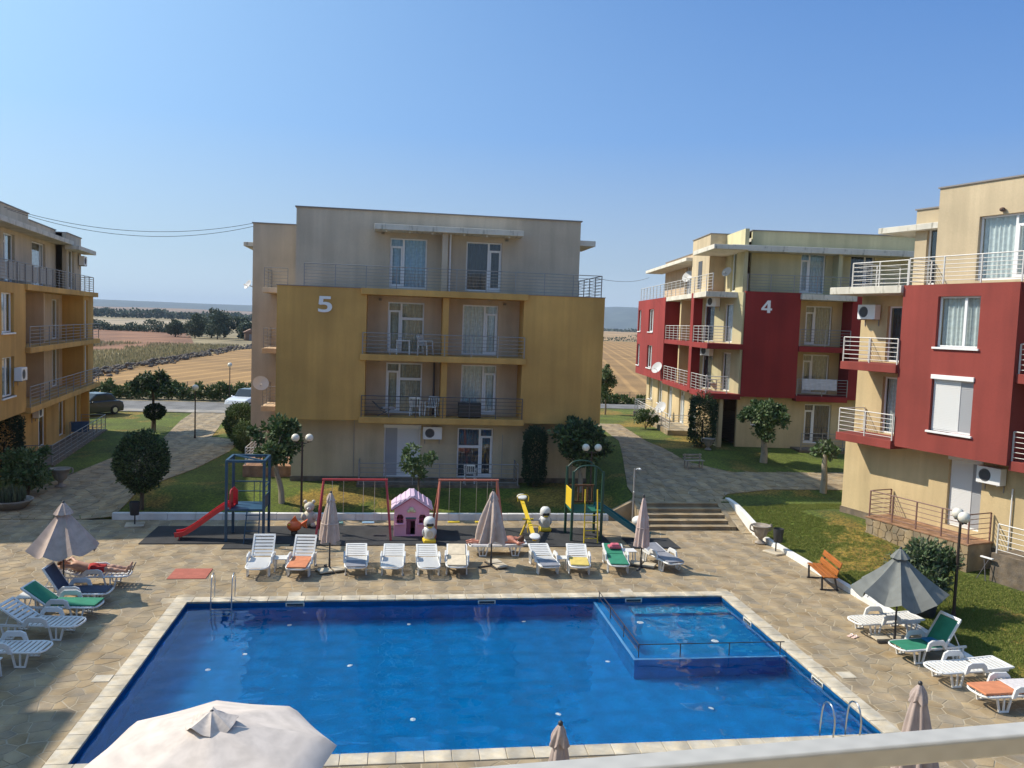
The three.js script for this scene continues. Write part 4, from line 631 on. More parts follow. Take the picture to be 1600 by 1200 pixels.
{
  const mid = [ // x, back angle, label
    [1.5, 48, 'white plastic lounger with raised back, leftmost of the row behind the pool'],
    [2.72, 46, 'white plastic lounger under an orange cushion beside a closed umbrella'],
    [4.36, 14, 'white lounger just right of the closed umbrella in the row behind the pool'],
    [5.5, 14, 'second white lounger right of the leftmost closed umbrella'],
    [6.58, 14, 'white lounger in front of the penguin shaped bin by the playhouse'],
    [7.5, 12, 'white lounger with a cream cushion next to the middle closed umbrella'],
    [10.3, 14, 'white lounger with a grey cloth over its foot, right of the face down sunbather'],
    [11.4, 14, 'white lounger with a yellow cushion in the row behind the pool'],
    [12.68, 12, 'white lounger with a green cushion and a pink towel'],
  ].map(([x, back, label], k) => lounger({ back, label, at: [x, 0.004, -2.82 + 0.06 * Math.sin(k * 2.1)], turn: R(-90 + [0, -4, 2, -2, 1, -4, 3, -8, -7][k]) }));
  tag(cushion(mid[1], M.orange, { seat: [-0.2, 0.3] }), 'orange cushion on the seat of the raised lounger left of the pool row', 'cushion'); tag(cushion(mid[1], M.orange, { seat: [0.31, 0.95] }), 'orange cushion at the foot of the raised lounger in the pool row', 'cushion');
  tag(cushion(mid[5], M.creamy, { backrest: true }), 'cream cushion on the lounger by the middle closed umbrella', 'cushion');
  tag(cushion(mid[7], M.yellow2, { seat: [0.05, 0.9] }), 'yellow cushion on the lounger in the row behind the pool', 'cushion');
  tag(cushion(mid[8], M.green, { backrest: true }), 'green cushion on the lounger with the pink towel', 'cushion');
  tag(cushion(mid[2], M.greyCloth, { seat: [0.3, 0.96], name: 'foot_cloth', th: 0.03 }), 'blue grey cloth on the foot of the white lounger by the left closed umbrella', 'cloth'); tag(cushion(mid[6], M.greyCloth, { seat: [0.25, 0.96], name: 'foot_cloth', th: 0.03 }), 'blue grey cloth on the foot of the white lounger right of the face down sunbather', 'cloth');
  const tw = part('towel', [softBox(-0.2, 0.2, 0, 0.09, -0.14, 0.14), softBox(-0.12, 0.16, 0.06, 0.15, -0.1, 0.12), sphere(-0.05, 0.1, 0.02, 0.1, 0.7)], M.pink); tw.position.set(12.78, 0.5, -3.45); tag(tw, 'crumpled pink towel on the back of the green cushion lounger', 'towel');
  const grey = lounger({ back: 10, label: 'grey cushioned lounger at the right end of the row beside the closed umbrella', at: [14.3, 0.004, -3.05], turn: R(-78) }); tag(cushion(grey, M.greyCloth, { backrest: true }), 'grey cushion on the lounger at the right end of the row', 'cushion');
  lounger({ back: 4, label: 'flat white lounger under the face down sunbather behind the middle umbrella', at: [8.98, 0.004, -4.55], turn: Math.PI });
  lounger({ back: 16, label: 'white lounger under the sunbather in red shorts', at: [-2.85, 0.004, -1.5], turn: 0.03 });
  const nv = lounger({ back: 58, label: 'white lounger with navy cover and steep back near the left umbrella', at: [-2.9, 0.004, -0.05], turn: -0.03 }); tag(cushion(nv, M.navy, { backrest: true, th: 0.03 }), 'navy cover on the steep backed lounger by the left umbrella', 'cushion');
  const gn = lounger({ back: 36, label: 'lounger with a green cushion between the navy and the bare slatted loungers at left', at: [-2.8, 0.004, 0.95], turn: -0.08 }); tag(cushion(gn, M.green, { backrest: true }), 'green cushion on the lounger in the left group', 'cushion');
  lounger({ back: 34, label: 'bare white slatted lounger with raised back at the left, the farther one', at: [-2.78, 0.004, 2.22], turn: -0.12, group: 'bare slatted loungers at left' });
  lounger({ back: 30, label: 'bare white slatted lounger cut by the left picture edge', at: [-2.95, 0.004, 3.78], turn: -0.06, group: 'bare slatted loungers at left' });
  lounger({ back: 2, label: 'flat white lounger under the grey umbrella', at: [18.42, 0.004, 3.0], turn: Math.PI + 0.1 });
  const rg = lounger({ back: 58, label: 'lounger with a green sling and steep back by the grey umbrella', sling: M.green, at: [18.5, 0.004, 4.7], turn: Math.PI + 0.12 });
  const tb = part('towel', softBox(-0.16, 0.16, 0, 0.06, -0.22, 0.22), M.teal); tb.position.set(18.62, BED + 0.015, 4.7); tag(tb, 'blue towel on the green sling lounger', 'towel');
  lounger({ back: 2, label: 'flat bare white lounger between the green and the orange one at right', at: [18.55, 0.004, 6.02], turn: Math.PI + 0.08 });
  const ro = lounger({ back: 2, label: 'flat white lounger with an orange cushion at the right edge', at: [18.75, 0.004, 7.25], turn: Math.PI + 0.04 }); tag(cushion(ro, M.orange, { backrest: true, th: 0.06 }), 'orange cushion on the flat lounger at the right edge', 'cushion');
  const tr = part('towel', softBox(-0.35, 0.35, 0, 0.02, -0.3, 0.3), M.towel); tr.position.set(18.95, BED + 0.07, 7.25); tag(tr, 'pale towel over the orange cushion at the right edge', 'towel');
  // little tables
  const table = (at, label, w = 0.42) => { const t = thing('side_table', label, 'side table', at, 0, 'white side tables'); part('table_top', rbox(-w / 2, w / 2, 0.38, 0.41, -w / 2, w / 2, 0.012), M.plastic, t); for (const [x, z] of [[1, 1], [1, -1], [-1, 1], [-1, -1]]) part('leg', beam([x * w * 0.42, 0, z * w * 0.42], [x * w * 0.36, 0.38, z * w * 0.36], 0.04, 0.04), M.plastic, t); return t; };
  table([2.1, 0.004, -2.85], 'white side table between the two raised loungers'); table([13.32, 0.004, -3.5], 'white side table between the green cushion lounger and the closed umbrella'); table([-3.75, 0.004, 0.45], 'white side table between the navy and green loungers at left', 0.55); table([10.87, 0.004, -2.7], 'white side table beside the yellow cushion lounger', 0.36); table([-2.85, 0.004, 4.72], 'white side table cut by the left picture edge near the slatted loungers');
  const cup = part('cup', lathe([[0.001, 0], [0.032, 0], [0.04, 0.1], [0.037, 0.1], [0.03, 0.006], [0.001, 0.006]], 14), mat(0.12, 0.06, 0.04, { rough: 0.4 })); cup.position.set(-3.7, 0.415, 0.5); tag(cup, 'dark cup on the white side table at left', 'cup');
}
const cloth = { beige: mat(0.66, 0.52, 0.44, { tex: 'cloth', s: 0.9, rough: 1 }), pale: mat(0.80, 0.70, 0.62, { tex: 'cloth', s: 0.9, rough: 1 }), taupe: mat(0.50, 0.40, 0.36, { tex: 'cloth', s: 0.9, rough: 1 }), grey: mat(0.23, 0.24, 0.225, { tex: 'cloth', s: 0.9, rough: 0.95 }) };
function polar(nT, nR, f, uvs = 1) { // a skirt of cloth: f(angle 0..1, run 0..1) -> point
  const pos = [], uv = [], idx = [];
  for (let j = 0; j <= nR; j++) for (let i = 0; i <= nT; i++) { const p = f(i / nT, j / nR); pos.push(...p); uv.push(i / nT * 6 * uvs, j / nR * 2 * uvs); if (i < nT && j < nR) { const a = j * (nT + 1) + i, c = a + nT + 1; idx.push(a, a + 1, c, a + 1, c + 1, c); } }
  const g = new THREE.BufferGeometry(); g.setAttribute('position', new THREE.Float32BufferAttribute(pos, 3)); g.setAttribute('uv', new THREE.Float32BufferAttribute(uv, 2)); g.setIndex(idx); g.computeVertexNormals(); return g;
}
function canopy(rad, yt, ye, { n = 8, sag = 0.06, scallop = 0.05, r0 = 0.02, power = 1.15, wob = 0, turn = 0, drop = 0 } = {}) {
  return toCreasedNormals(polar(n * 6, 9, (a, r) => {
    const k = a * n, fr = k - Math.floor(k), mid = Math.sin(fr * Math.PI) ** 1.2, ri = lerp(r0, rad, r), rim = Math.cos(Math.PI / n) / Math.cos((fr - 0.5) * 2 * Math.PI / n) - scallop * mid * r ** 2, th = a * 2 * Math.PI + turn;
    const w = wob * r * r * Math.sin(k * 2.3 + 1) * 0.5;
    let y = yt - (yt - ye) * r ** power - sag * mid * r * (1.2 - r * 0.4) + w; let q = ri * rim * (1 + w * 0.3);
    if (drop && r > 0.88) { y = y - drop * (r - 0.88) / 0.12; }
    return [Math.cos(th) * q, y, Math.sin(th) * q];
  }), 0.5);
}
function folded(yt, yb, rTop, rBot, { pl = 8, deep = 0.3, ph = 0, belly = 0.2 } = {}) { // cloth hanging in folds round the pole
  return polar(pl * 8, 16, (a, r) => { const th = a * 2 * Math.PI + 0.3 * r, k = 1 - deep * (0.35 + 0.65 * r) * (0.5 + 0.5 * Math.cos(a * 2 * Math.PI * pl + ph + 0.5 * Math.sin(a * 19))), q = (1 + 0.13 * Math.sin(a * 2 * Math.PI * 3 + ph * 2 + r * 3.5)) * (lerp(rTop, rBot, r ** 0.8) + belly * rBot * Math.sin(r * Math.PI) * 0.3) * k; return [Math.cos(th) * q, lerp(yt, yb, r) + 0.03 * r * Math.sin(a * 2 * Math.PI * pl * 0.5 + ph), Math.sin(th) * q]; });
}
function poleAndBase(t, h, slabs) {
  part('pole', bar([0, 0.03, 0], [0, h, 0], 0.024), M.darkSteel, t); part('finial', sphere(0, h + 0.02, 0, 0.035, 1.2, 10, 8), M.darkSteel, t);
  part('base', [beam([-0.45, 0.025, 0], [0.45, 0.025, 0], 0.05, 0.03), beam([0, 0.025, -0.45], [0, 0.025, 0.45], 0.05, 0.03), bar([0, 0, 0], [0, 0.35, 0], 0.034)], M.darkSteel, t);
  for (const [x, z] of slabs || []) part('weight_slab', rbox(x - 0.2, x + 0.2, 0.045, 0.095, z - 0.2, z + 0.2, 0.01), M.coping, t);
}
function closedUmbrella(at, label, o = {}) {
  const { h = 2.4, yb = 0.75, r = 0.3, m = cloth.beige, slabs = [[0.23, 0.23], [-0.23, 0.23]], deep = 0.35, ph = 0, cap = true } = o;
  const t = thing('umbrella', label, 'umbrella', at, ph, 'folded beige umbrellas'); poleAndBase(t, h, slabs);
  part('canopy', folded(h - 0.06, yb, 0.04, r, { deep, ph }), m, t); if (r < 0.35) part('strap', plain(new THREE.TorusGeometry(1, 0.05, 6, 40).rotateX(Math.PI / 2).scale(r * 0.8, 0.35, r * 0.8).translate(0, lerp(h, yb, 0.62), 0)), m, t); if (cap) part('vent_cap', folded(h, h - 0.26, 0.03, 0.1 + r * 0.12, { deep: 0.25, ph: ph + 1 }), m, t); return t;
}
{
  closedUmbrella([3.55, 0.004, -2.85], 'folded beige umbrella between the orange cushion lounger and the next white one', { h: 2.42, r: 0.33, yb: 0.9, ph: 0.4 });
  closedUmbrella([8.62, 0.004, -3.1], 'loosely folded beige umbrella before the face down sunbather', { h: 2.45, r: 0.52, yb: 0.85, ph: 1.9, deep: 0.5 });
  closedUmbrella([13.53, 0.004, -2.85], 'tightly folded pinkish umbrella near the garden steps', { h: 2.37, r: 0.26, yb: 0.72, ph: 2.6, m: mat(0.72, 0.54, 0.48, { tex: 'cloth', s: 0.9, rough: 1 }), cap: false });
  closedUmbrella([13.57, 0.004, 11.39], 'folded taupe umbrella seen behind the balcony rail at lower right', { h: 2.45, r: 0.38, yb: 0.7, m: cloth.taupe, ph: 0.9, deep: 0.45 });
  closedUmbrella([7.71, 0.004, 12.27], 'folded taupe umbrella whose tip shows at the bottom centre over the pool', { h: 2.45, r: 0.3, yb: 0.8, m: cloth.taupe, ph: 1.4, deep: 0.4 });
  const ribs = (t, n, R2, yt, ye, turn) => { for (let k = 0; k < n; k++) { const a = k / n * 2 * Math.PI + turn; part('rib', bar([0, yt - 0.04, 0], [Math.cos(a) * R2 * 0.98, ye - 0.02, Math.sin(a) * R2 * 0.98], 0.008, undefined, 5), M.darkSteel, t); } };
  const A = thing('umbrella', 'half open beige umbrella beside the sunbather in red shorts', 'umbrella', [-3.42, 0.004, -0.82]); poleAndBase(A, 2.52, [[0.23, -0.23]]); part('canopy', canopy(0.92, 2.42, 1.3, { sag: 0.2, scallop: 0.1, power: 0.92, turn: 0.2, wob: 0.06 }), cloth.beige, A); part('vent_cap', canopy(0.26, 2.54, 2.24, { sag: 0.03, turn: 0.2 }), cloth.beige, A); ribs(A, 8, 0.9, 2.42, 1.3, 0.2);
  const G = thing('umbrella', 'half open dark grey umbrella over the flat white lounger at right', 'umbrella', [18.23, 0.004, 3.78]); poleAndBase(G, 2.45, [[0.25, -0.25], [-0.25, -0.25]]); part('canopy', canopy(1.16, 2.36, 1.38, { sag: 0.3, scallop: 0.14, power: 0.85, turn: 0.5, wob: 0.14 }), cloth.grey, G); part('vent_cap', canopy(0.24, 2.47, 2.24, { sag: 0.03, turn: 0.5 }), cloth.grey, G); ribs(G, 8, 1.08, 2.34, 1.33, 0.5);
  const N = thing('umbrella', 'large open cream umbrella at the bottom left in front of the pool', 'umbrella', [3.16, 0.004, 12.05]); poleAndBase(N, 2.64, []); part('canopy', canopy(1.6, 2.57, 2.13, { sag: 0.012, scallop: 0.012, power: 1.05, turn: R(-9), drop: 0.1 }), cloth.pale, N); part('vent_cap', canopy(0.33, 2.69, 2.54, { sag: 0.05, scallop: 0.0, wob: 0.12, turn: R(-9) }), cloth.pale, N); ribs(N, 8, 1.54, 2.54, 2.12, R(-9));
}
// ------------------------------------------------------------------ small things on the paving
{
  // ladders into the pool
  const ladder = (x, z, turn, label) => { const t = thing('pool_ladder', label, 'ladder', [x, 0.02, z], turn, 'steel pool ladders'); for (const s of [-0.27, 0.27]) part('handrail', tube([[s, 0, -0.33], [s, 0.5, -0.36], [s, 0.72, -0.22], [s, 0.66, 0.02], [s, 0.3, 0.12], [s, -0.4, 0.14], [s, -1.0, 0.14]], 0.017, 36, 8), M.steel, t); for (const y of [-0.25, -0.5, -0.75]) part('rung', rbox(-0.27, 0.27, y - 0.012, y + 0.012, 0.1, 0.18, 0.008), M.steel, t); return t; };
  ladder(0.92, 0.0, 0, 'steel pool ladder at the far left corner of the pool'); ladder(14.1, PL, Math.PI, 'steel pool ladder at the near right corner just above the rail');
  // litter bins on posts
  const bin = (at, label, turn) => { const t = thing('litter_bin', label, 'bin', at, turn, 'dark litter bins'); part('post', bar([0, 0, 0], [0, 0.75, 0], 0.025), M.darkSteel, t); part('bucket', lathe([[0.001, 0.42], [0.15, 0.42], [0.19, 0.9], [0.175, 0.9], [0.14, 0.44], [0.001, 0.44]], 14).translate(0.0, 0, 0.08), mat(0.035, 0.038, 0.04, { rough: 0.6 }), t); part('base', rbox(-0.32, 0.32, 0, 0.06, -0.32, 0.32, 0.012), M.coping, t); return t; };
  bin([-3.81, 0.004, -8.4], 'dark litter bin on a slab by the kerb under the round tree', 0.2); bin([19.0, 0.004, -4.5], 'dark litter bin by the right kerb near the stone urn', 0.4);
  // urns
  const urnPr = [[0.001, 0], [0.2, 0], [0.2, 0.06], [0.09, 0.12], [0.08, 0.2], [0.2, 0.3], [0.28, 0.5], [0.3, 0.62], [0.36, 0.66], [0.36, 0.7], [0.28, 0.7], [0.25, 0.6], [0.001, 0.58]], urnM = mat(0.56, 0.48, 0.39, { tex: 'stone', s: 0.6, bump: 'stoneBump', sb: 0.3, bs: 0.006 });
  const urn = (at, label, s = 1) => { const t = thing('stone_urn', label, 'urn', at, 0, 'stone garden urns'); part('bowl', lathe(urnPr.map(([a, b]) => [a * s, b * s]), 24), urnM, t); for (const sg of [-1, 1]) part('handle', tube([[sg * 0.27 * s, 0.45 * s, 0], [sg * 0.42 * s, 0.55 * s, 0], [sg * 0.4 * s, 0.72 * s, 0], [sg * 0.33 * s, 0.68 * s, 0]], 0.028 * s, 12, 7), urnM, t); return t; };
  urn([19.0, 0.004, -5.75], 'stone urn by the right kerb at the foot of the steps'); urn([-8.55, ground(-8.55, -14.3), -14.3], 'pale stone urn beside the left path in the shade', 1.15); urn([22.15, ground(22.15, -19.4), -19.2], 'small stone figure urn beside the cypress at house 4', 0.9);
  const bowl = thing('planter', 'wide shallow stone planter at the left edge of the path', 'planter', [-9.1, 0.03, -11.0]); part('bowl', lathe([[0.001, 0], [0.45, 0], [0.75, 0.3], [0.78, 0.36], [0.7, 0.36], [0.6, 0.28], [0.001, 0.26]], 28), urnM, bowl); part('soil', lathe([[0.001, 0.29], [0.62, 0.27]], 20), mat(0.06, 0.045, 0.03), bowl);
  // park bench
  const be = thing('park_bench', 'orange wooden bench on black iron legs by the right kerb', 'bench', [18.85, 0.004, -1.0], R(-100)), wood = mat(0.62, 0.20, 0.035, { tex: 'wood', s: 0.8, rough: 0.5 });
  for (const x of [-0.62, 0.62]) part('leg', [beam([x, 0, 0.2], [x, 0.42, 0.22], 0.05, 0.05), beam([x, 0, -0.26], [x, 0.42, -0.16], 0.05, 0.05), beam([x, 0.4, 0.24], [x, 0.4, -0.2], 0.05, 0.04), beam([x, 0.4, -0.17], [x, 0.88, -0.34], 0.05, 0.04), beam([x, 0.02, 0.26], [x, 0.02, -0.3], 0.05, 0.03)], M.darkSteel, be);
  for (const z of [0.16, 0.0, -0.15]) part('seat_slat', rbox(-0.78, 0.78, 0.42, 0.455, z - 0.065, z + 0.065, 0.01), wood, be);
  for (const k of [0, 1]) part('back_slat', rbox(-0.78, 0.78, -0.09, 0.09, -0.017, 0.017, 0.01).rotateX(-0.33).translate(0, 0.58 + k * 0.23, -0.2 - k * 0.08), wood, be);
  // shower post by the steps
  const sh = thing('garden_shower', 'slim shower post with a pale head beside the steps', 'shower', [15.05, 0.14, -9.0]); part('post', bar([0, 0, 0], [0, 2.05, 0], 0.035), mat(0.35, 0.34, 0.33, { rough: 0.5, metal: 0.4 }), sh); part('shower_head', [bar([0, 2.0, 0], [0.18, 2.08, 0.05], 0.018), lathe([[0.001, 0], [0.07, 0], [0.03, 0.06], [0.001, 0.06]], 12).translate(0.2, 2.02, 0.05)], M.pvc, sh); part('tap', sphere(0, 1.1, 0.04, 0.035), M.steel, sh);
  const ws = thing('garden_bench', 'small pale garden bench on the lawn beside the right path', 'bench', [19.75, ground(19.75, -14.9), -14.9], 0.15); for (const x of [-0.4, 0.4]) part('leg', [beam([x, 0, 0.14], [x, 0.4, 0.14], 0.05, 0.05), beam([x, 0, -0.14], [x, 0.72, -0.16], 0.05, 0.05)], urnM, ws); for (const z of [-0.1, 0.02, 0.14]) part('seat_slat', rbox(-0.5, 0.5, 0.4, 0.43, z - 0.05, z + 0.05, 0.008), urnM, ws); for (const y of [0.52, 0.66]) part('back_slat', rbox(-0.5, 0.5, y - 0.04, y + 0.04, -0.19, -0.16, 0.008), urnM, ws);
  // flip flops left by the grey umbrella
  const ff = thing('sandal', 'pale sandals left on the paving beside the flat lounger under the grey umbrella', 'sandals', [17.35, 0.004, 3.25], 0.5); for (const z of [0, 0.12]) { part('sole', rbox(-0.13, 0.13, 0, 0.02, z - 0.045, z + 0.045, 0.01), mat(0.7, 0.5, 0.42), ff); part('strap', tube([[0.02, 0.015, z - 0.04], [0.05, 0.055, z], [0.02, 0.015, z + 0.04]], 0.008, 8, 5), M.pvc, ff); }
}
// ------------------------------------------------------------------ playground
{
  const P = { blue: mat(0.02, 0.085, 0.16, { rough: 0.45, tex: 'cloth', s: 1.3 }), red: mat(0.50, 0.025, 0.035, { rough: 0.35 }), swing: mat(0.42, 0.04, 0.045, { rough: 0.45 }), rust: mat(0.45, 0.14, 0.09, { rough: 0.55 }), dgreen: mat(0.015, 0.06, 0.04, { rough: 0.5 }), green: mat(0.02, 0.13, 0.09, { rough: 0.45 }), yellow: mat(0.72, 0.50, 0.03, { rough: 0.45 }), tealp: mat(0.012, 0.12, 0.14, { rough: 0.35 }), pinkw: mat(0.72, 0.34, 0.47, { rough: 0.5 }), mauve: mat(0.62, 0.47, 0.60, { rough: 0.5 }), magenta: mat(0.33, 0.03, 0.10, { rough: 0.5 }), woodp: mat(0.30, 0.13, 0.06, { tex: 'wood', s: 0.7 }), white: mat(0.68, 0.68, 0.65, { rough: 0.45 }), black: mat(0.03, 0.03, 0.032, { rough: 0.5 }), orange: mat(0.80, 0.14, 0.03, { rough: 0.35 }), cream: mat(0.58, 0.52, 0.40, { rough: 0.6 }) };
  // chute with raised sides swept along a line
  const chute = (pts, w, hgt, th) => { const c = new THREE.CatmullRomCurve3(pts.map((p) => V3(...p)), false, 'centripetal'), n = 26, pos = [], idx = []; const prof = [[-w / 2, hgt], [-w / 2 + th, hgt], [-w / 2 + th, th], [w / 2 - th, th], [w / 2 - th, hgt], [w / 2, hgt], [w / 2, 0], [-w / 2, 0]]; for (let i = 0; i <= n; i++) { const p = c.getPoint(i / n), t = c.getTangent(i / n), s = V3(-t.z, 0, t.x).normalize(), u = s.clone().cross(t); for (const [a, b] of prof) { const q = p.clone().addScaledVector(s, a).addScaledVector(u, b); pos.push(q.x, q.y, q.z); } if (i < n) for (let k = 0; k < 8; k++) { const a = i * 8 + k, b = i * 8 + (k + 1) % 8; idx.push(a, b, a + 8, b, b + 8, a + 8); } } const g = new THREE.BufferGeometry(); g.setAttribute('position', new THREE.Float32BufferAttribute(pos, 3)); g.setIndex(idx); return uvBox(toCreasedNormals(g, 0.6)); };
  { // blue tower with the red slide
    const t = thing('slide_tower', 'blue metal climbing tower with a red slide going left', 'playground tower', [0.45, 0.032, -6.7]);
    for (const [x, z] of [[-0.62, 0.62], [0.62, 0.62], [-0.62, -0.62], [0.62, -0.62]]) part('post', rbox(x - 0.045, x + 0.045, 0, 2.8, z - 0.045, z + 0.045, 0.012), P.blue, t);
    part('top_frame', [beam([-0.62, 2.78, 0.62], [0.62, 2.78, 0.62], 0.08, 0.08), beam([-0.62, 2.78, -0.62], [0.62, 2.78, -0.62], 0.08, 0.08), beam([-0.62, 2.78, -0.62], [-0.62, 2.78, 0.62], 0.08, 0.08), beam([0.62, 2.78, -0.62], [0.62, 2.78, 0.62], 0.08, 0.08), beam([-0.62, 2.8, -0.62], [0.62, 2.8, 0.62], 0.05, 0.05)], P.blue, t);
    part('platform', rbox(-0.62, 0.62, 1.05, 1.13, -0.62, 0.62, 0.015), P.blue, t);
    part('guard_rail', [bar([-0.62, 1.85, -0.62], [0.62, 1.85, -0.62], 0.02), bar([-0.62, 1.5, -0.62], [0.62, 1.5, -0.62], 0.02), bar([0.62, 1.85, -0.62], [0.62, 1.85, 0.62], 0.02), bar([0.62, 1.5, -0.62], [0.62, 1.5, 0.62], 0.02), bar([0.1, 1.13, -0.62], [0.1, 1.85, -0.62], 0.014), bar([0.3, 1.13, -0.62], [0.3, 1.85, -0.62], 0.014)], P.blue, t);
    part('side_panel', rbox(0.585, 0.615, 1.13, 1.5, -0.56, 0.56, 0.01), P.blue, t);
    const lad = part('ladder', [bar([0.02, 0, 0.95], [0.08, 1.1, 0.66], 0.022), bar([0.5, 0, 0.95], [0.5, 1.1, 0.66], 0.022)], P.blue, t); for (const k of [0.15, 0.38, 0.62, 0.85]) part('rung', bar([0.03, 1.1 * k, 0.95 - 0.29 * k], [0.5, 1.1 * k, 0.95 - 0.29 * k], 0.018), P.blue, lad);
    const sl = part('slide', chute([[-0.42, 1.14, 0.12], [-0.62, 1.12, 0.12], [-0.95, 0.92, 0.15], [-1.7, 0.36, 0.2], [-2.05, 0.15, 0.22], [-2.35, 0.1, 0.24]], 0.46, 0.16, 0.03), P.red, t);
    part('slide_shield', [prism([[-0.24, 0], [0.24, 0], [0.24, 0.5], [0.12, 0.62], [-0.12, 0.62], [-0.24, 0.5]], 0.04, 0.008).rotateY(Math.PI / 2).translate(-0.5, 1.13, 0.38)].concat([prism([[-0.12, 0], [0.12, 0], [0.12, 0.5], [0, 0.62], [-0.12, 0.5]], 0.04, 0.008).translate(-0.5, 1.13, -0.16)]), P.red, sl);
    part('slide_foot', [bar([-2.2, -0.02, 0.05], [-2.2, 0.1, 0.1], 0.02), bar([-2.2, -0.02, 0.4], [-2.2, 0.1, 0.36], 0.02)], P.red, sl);
  }
  // swings: two leaning frames and a bar, seats on chains
  const swing = (at, label, w, m, seats) => { const t = thing('swing', label, 'swing', at, 0.02, 'playground swings'); for (const s of [-1, 1]) { part('leg', bar([s * (w / 2 + 0.2), 0, 0.85], [s * w / 2, 2.0, 0], 0.04), m, t); part('leg', bar([s * (w / 2 + 0.2), 0, -0.85], [s * w / 2, 2.0, 0], 0.04), m, t); } part('crossbar', bar([-w / 2 - 0.06, 2.0, 0], [w / 2 + 0.06, 2.0, 0], 0.042), m, t); for (const [x, c] of seats) { const st = part('swing_seat', rbox(x - 0.22, x + 0.22, 0.42, 0.46, -0.1, 0.1, 0.018), c, t); part('chain', [bar([x - 0.2, 0.46, 0], [x - 0.2, 1.96, 0], 0.008, undefined, 5), bar([x + 0.2, 0.46, 0], [x + 0.2, 1.96, 0], 0.008, undefined, 5)], M.steel, st); } return t; };
  swing([4.1, 0.032, -7.0], 'dark red swing frame left of the pink playhouse', 2.2, P.swing, [[-0.6, mat(0.25, 0.45, 0.36)], [0.5, mat(0.24, 0.38, 0.5)]]);
  swing([8.2, 0.032, -7.1], 'rusty orange red swing frame right of the pink playhouse', 2.1, P.rust, [[-0.5, P.yellow], [0.5, P.yellow]]);
  { // playhouse
    const t = thing('playhouse', 'pink plastic playhouse with a mauve shingled roof between the swings', 'playhouse', [6.15, 0.032, -7.35]);
    const s = new THREE.Shape([[-0.62, 0], [0.62, 0], [0.62, 0.98], [0, 1.38], [-0.62, 0.98]].map((p) => new THREE.Vector2(...p))); const hole = (pts) => s.holes.push(new THREE.Path(pts.map((p) => new THREE.Vector2(...p)))); hole([[-0.2, 0.04], [-0.2, 0.66], [0.14, 0.66], [0.14, 0.04]]); for (const c of [-0.42, 0.38]) hole([[c - 0.13, 0.46], [c - 0.13, 0.7], [c - 0.08, 0.8], [c + 0.08, 0.8], [c + 0.13, 0.7], [c + 0.13, 0.46]]);
    part('wall', uvBox(new THREE.ExtrudeGeometry(s, { depth: 0.06, bevelEnabled: true, bevelSize: 0.012, bevelThickness: 0.012, bevelSegments: 2 }).translate(0, 0, 0.52)), P.pinkw, t);
    part('wall', [box(-0.62, -0.57, 0, 0.98, -0.56, 0.5), box(0.57, 0.62, 0, 0.98, -0.56, 0.5)], P.pinkw, t); part('wall', prism([[-0.62, 0], [0.62, 0], [0.62, 0.98], [0, 1.38], [-0.62, 0.98]], 0.05).translate(0, 0, -0.57), P.pinkw, t);
    for (const c of [-0.42, 0.38]) { const w = part('window', [box(c - 0.13, c - 0.105, 0.46, 0.76, 0.5, 0.56), box(c + 0.105, c + 0.13, 0.46, 0.76, 0.5, 0.56), box(c - 0.012, c + 0.012, 0.46, 0.8, 0.5, 0.56), box(c - 0.13, c + 0.13, 0.6, 0.625, 0.5, 0.56)], P.magenta, t); part('sill', rbox(c - 0.17, c + 0.17, 0.42, 0.46, 0.56, 0.66, 0.01), P.pinkw, w); }
    part('door', [rbox(-0.2, 0.14, 0.56, 0.66, 0.52, 0.6, 0.01), rbox(-0.18, -0.04, 0.04, 0.55, 0.53, 0.56, 0.008)], mat(0.20, 0.05, 0.12, { rough: 0.5 }), t); part('door_lintel', rbox(-0.22, 0.16, 0.64, 0.69, 0.58, 0.62, 0.01), P.tealp, t);
    part('gable_flower', [sphere(-0.02, 0.98, 0.6, 0.1, 0.9, 12, 8).scale(1, 1, 1), sphere(-0.12, 0.92, 0.6, 0.06), sphere(0.08, 0.92, 0.6, 0.06)], mat(0.62, 0.60, 0.38, { rough: 0.6 }), t);
    for (const sg of [-1, 1]) { const rf = part('roof', rbox(-0.42, 0.42, -0.03, 0.03, -0.68, 0.68, 0.02).rotateZ(-sg * 0.58).translate(sg * 0.38, 1.22, 0), P.mauve, t); for (let r = 0; r < 4; r++) for (let c = 0; c < 6; c++) part('shingle', rbox(-0.12, 0.12, -0.016, 0.016, -0.105, 0.105, 0.014, 1).rotateZ(0.16 * -sg).translate(sg * (-0.3 + r * 0.2), 0.045, -0.55 + c * 0.22 + (r % 2) * 0.05).rotateZ(-sg * 0.58).translate(sg * 0.38, 1.22, 0), P.mauve, rf); }
    part('ridge', rbox(-0.07, 0.07, 1.4, 1.49, -0.7, 0.7, 0.03), P.mauve, t); part('fascia', [beam([-0.75, 0.96, 0.66], [0, 1.44, 0.66], 0.03, 0.06), beam([0.75, 0.96, 0.66], [0, 1.44, 0.66], 0.03, 0.06)], P.magenta, t);
  }
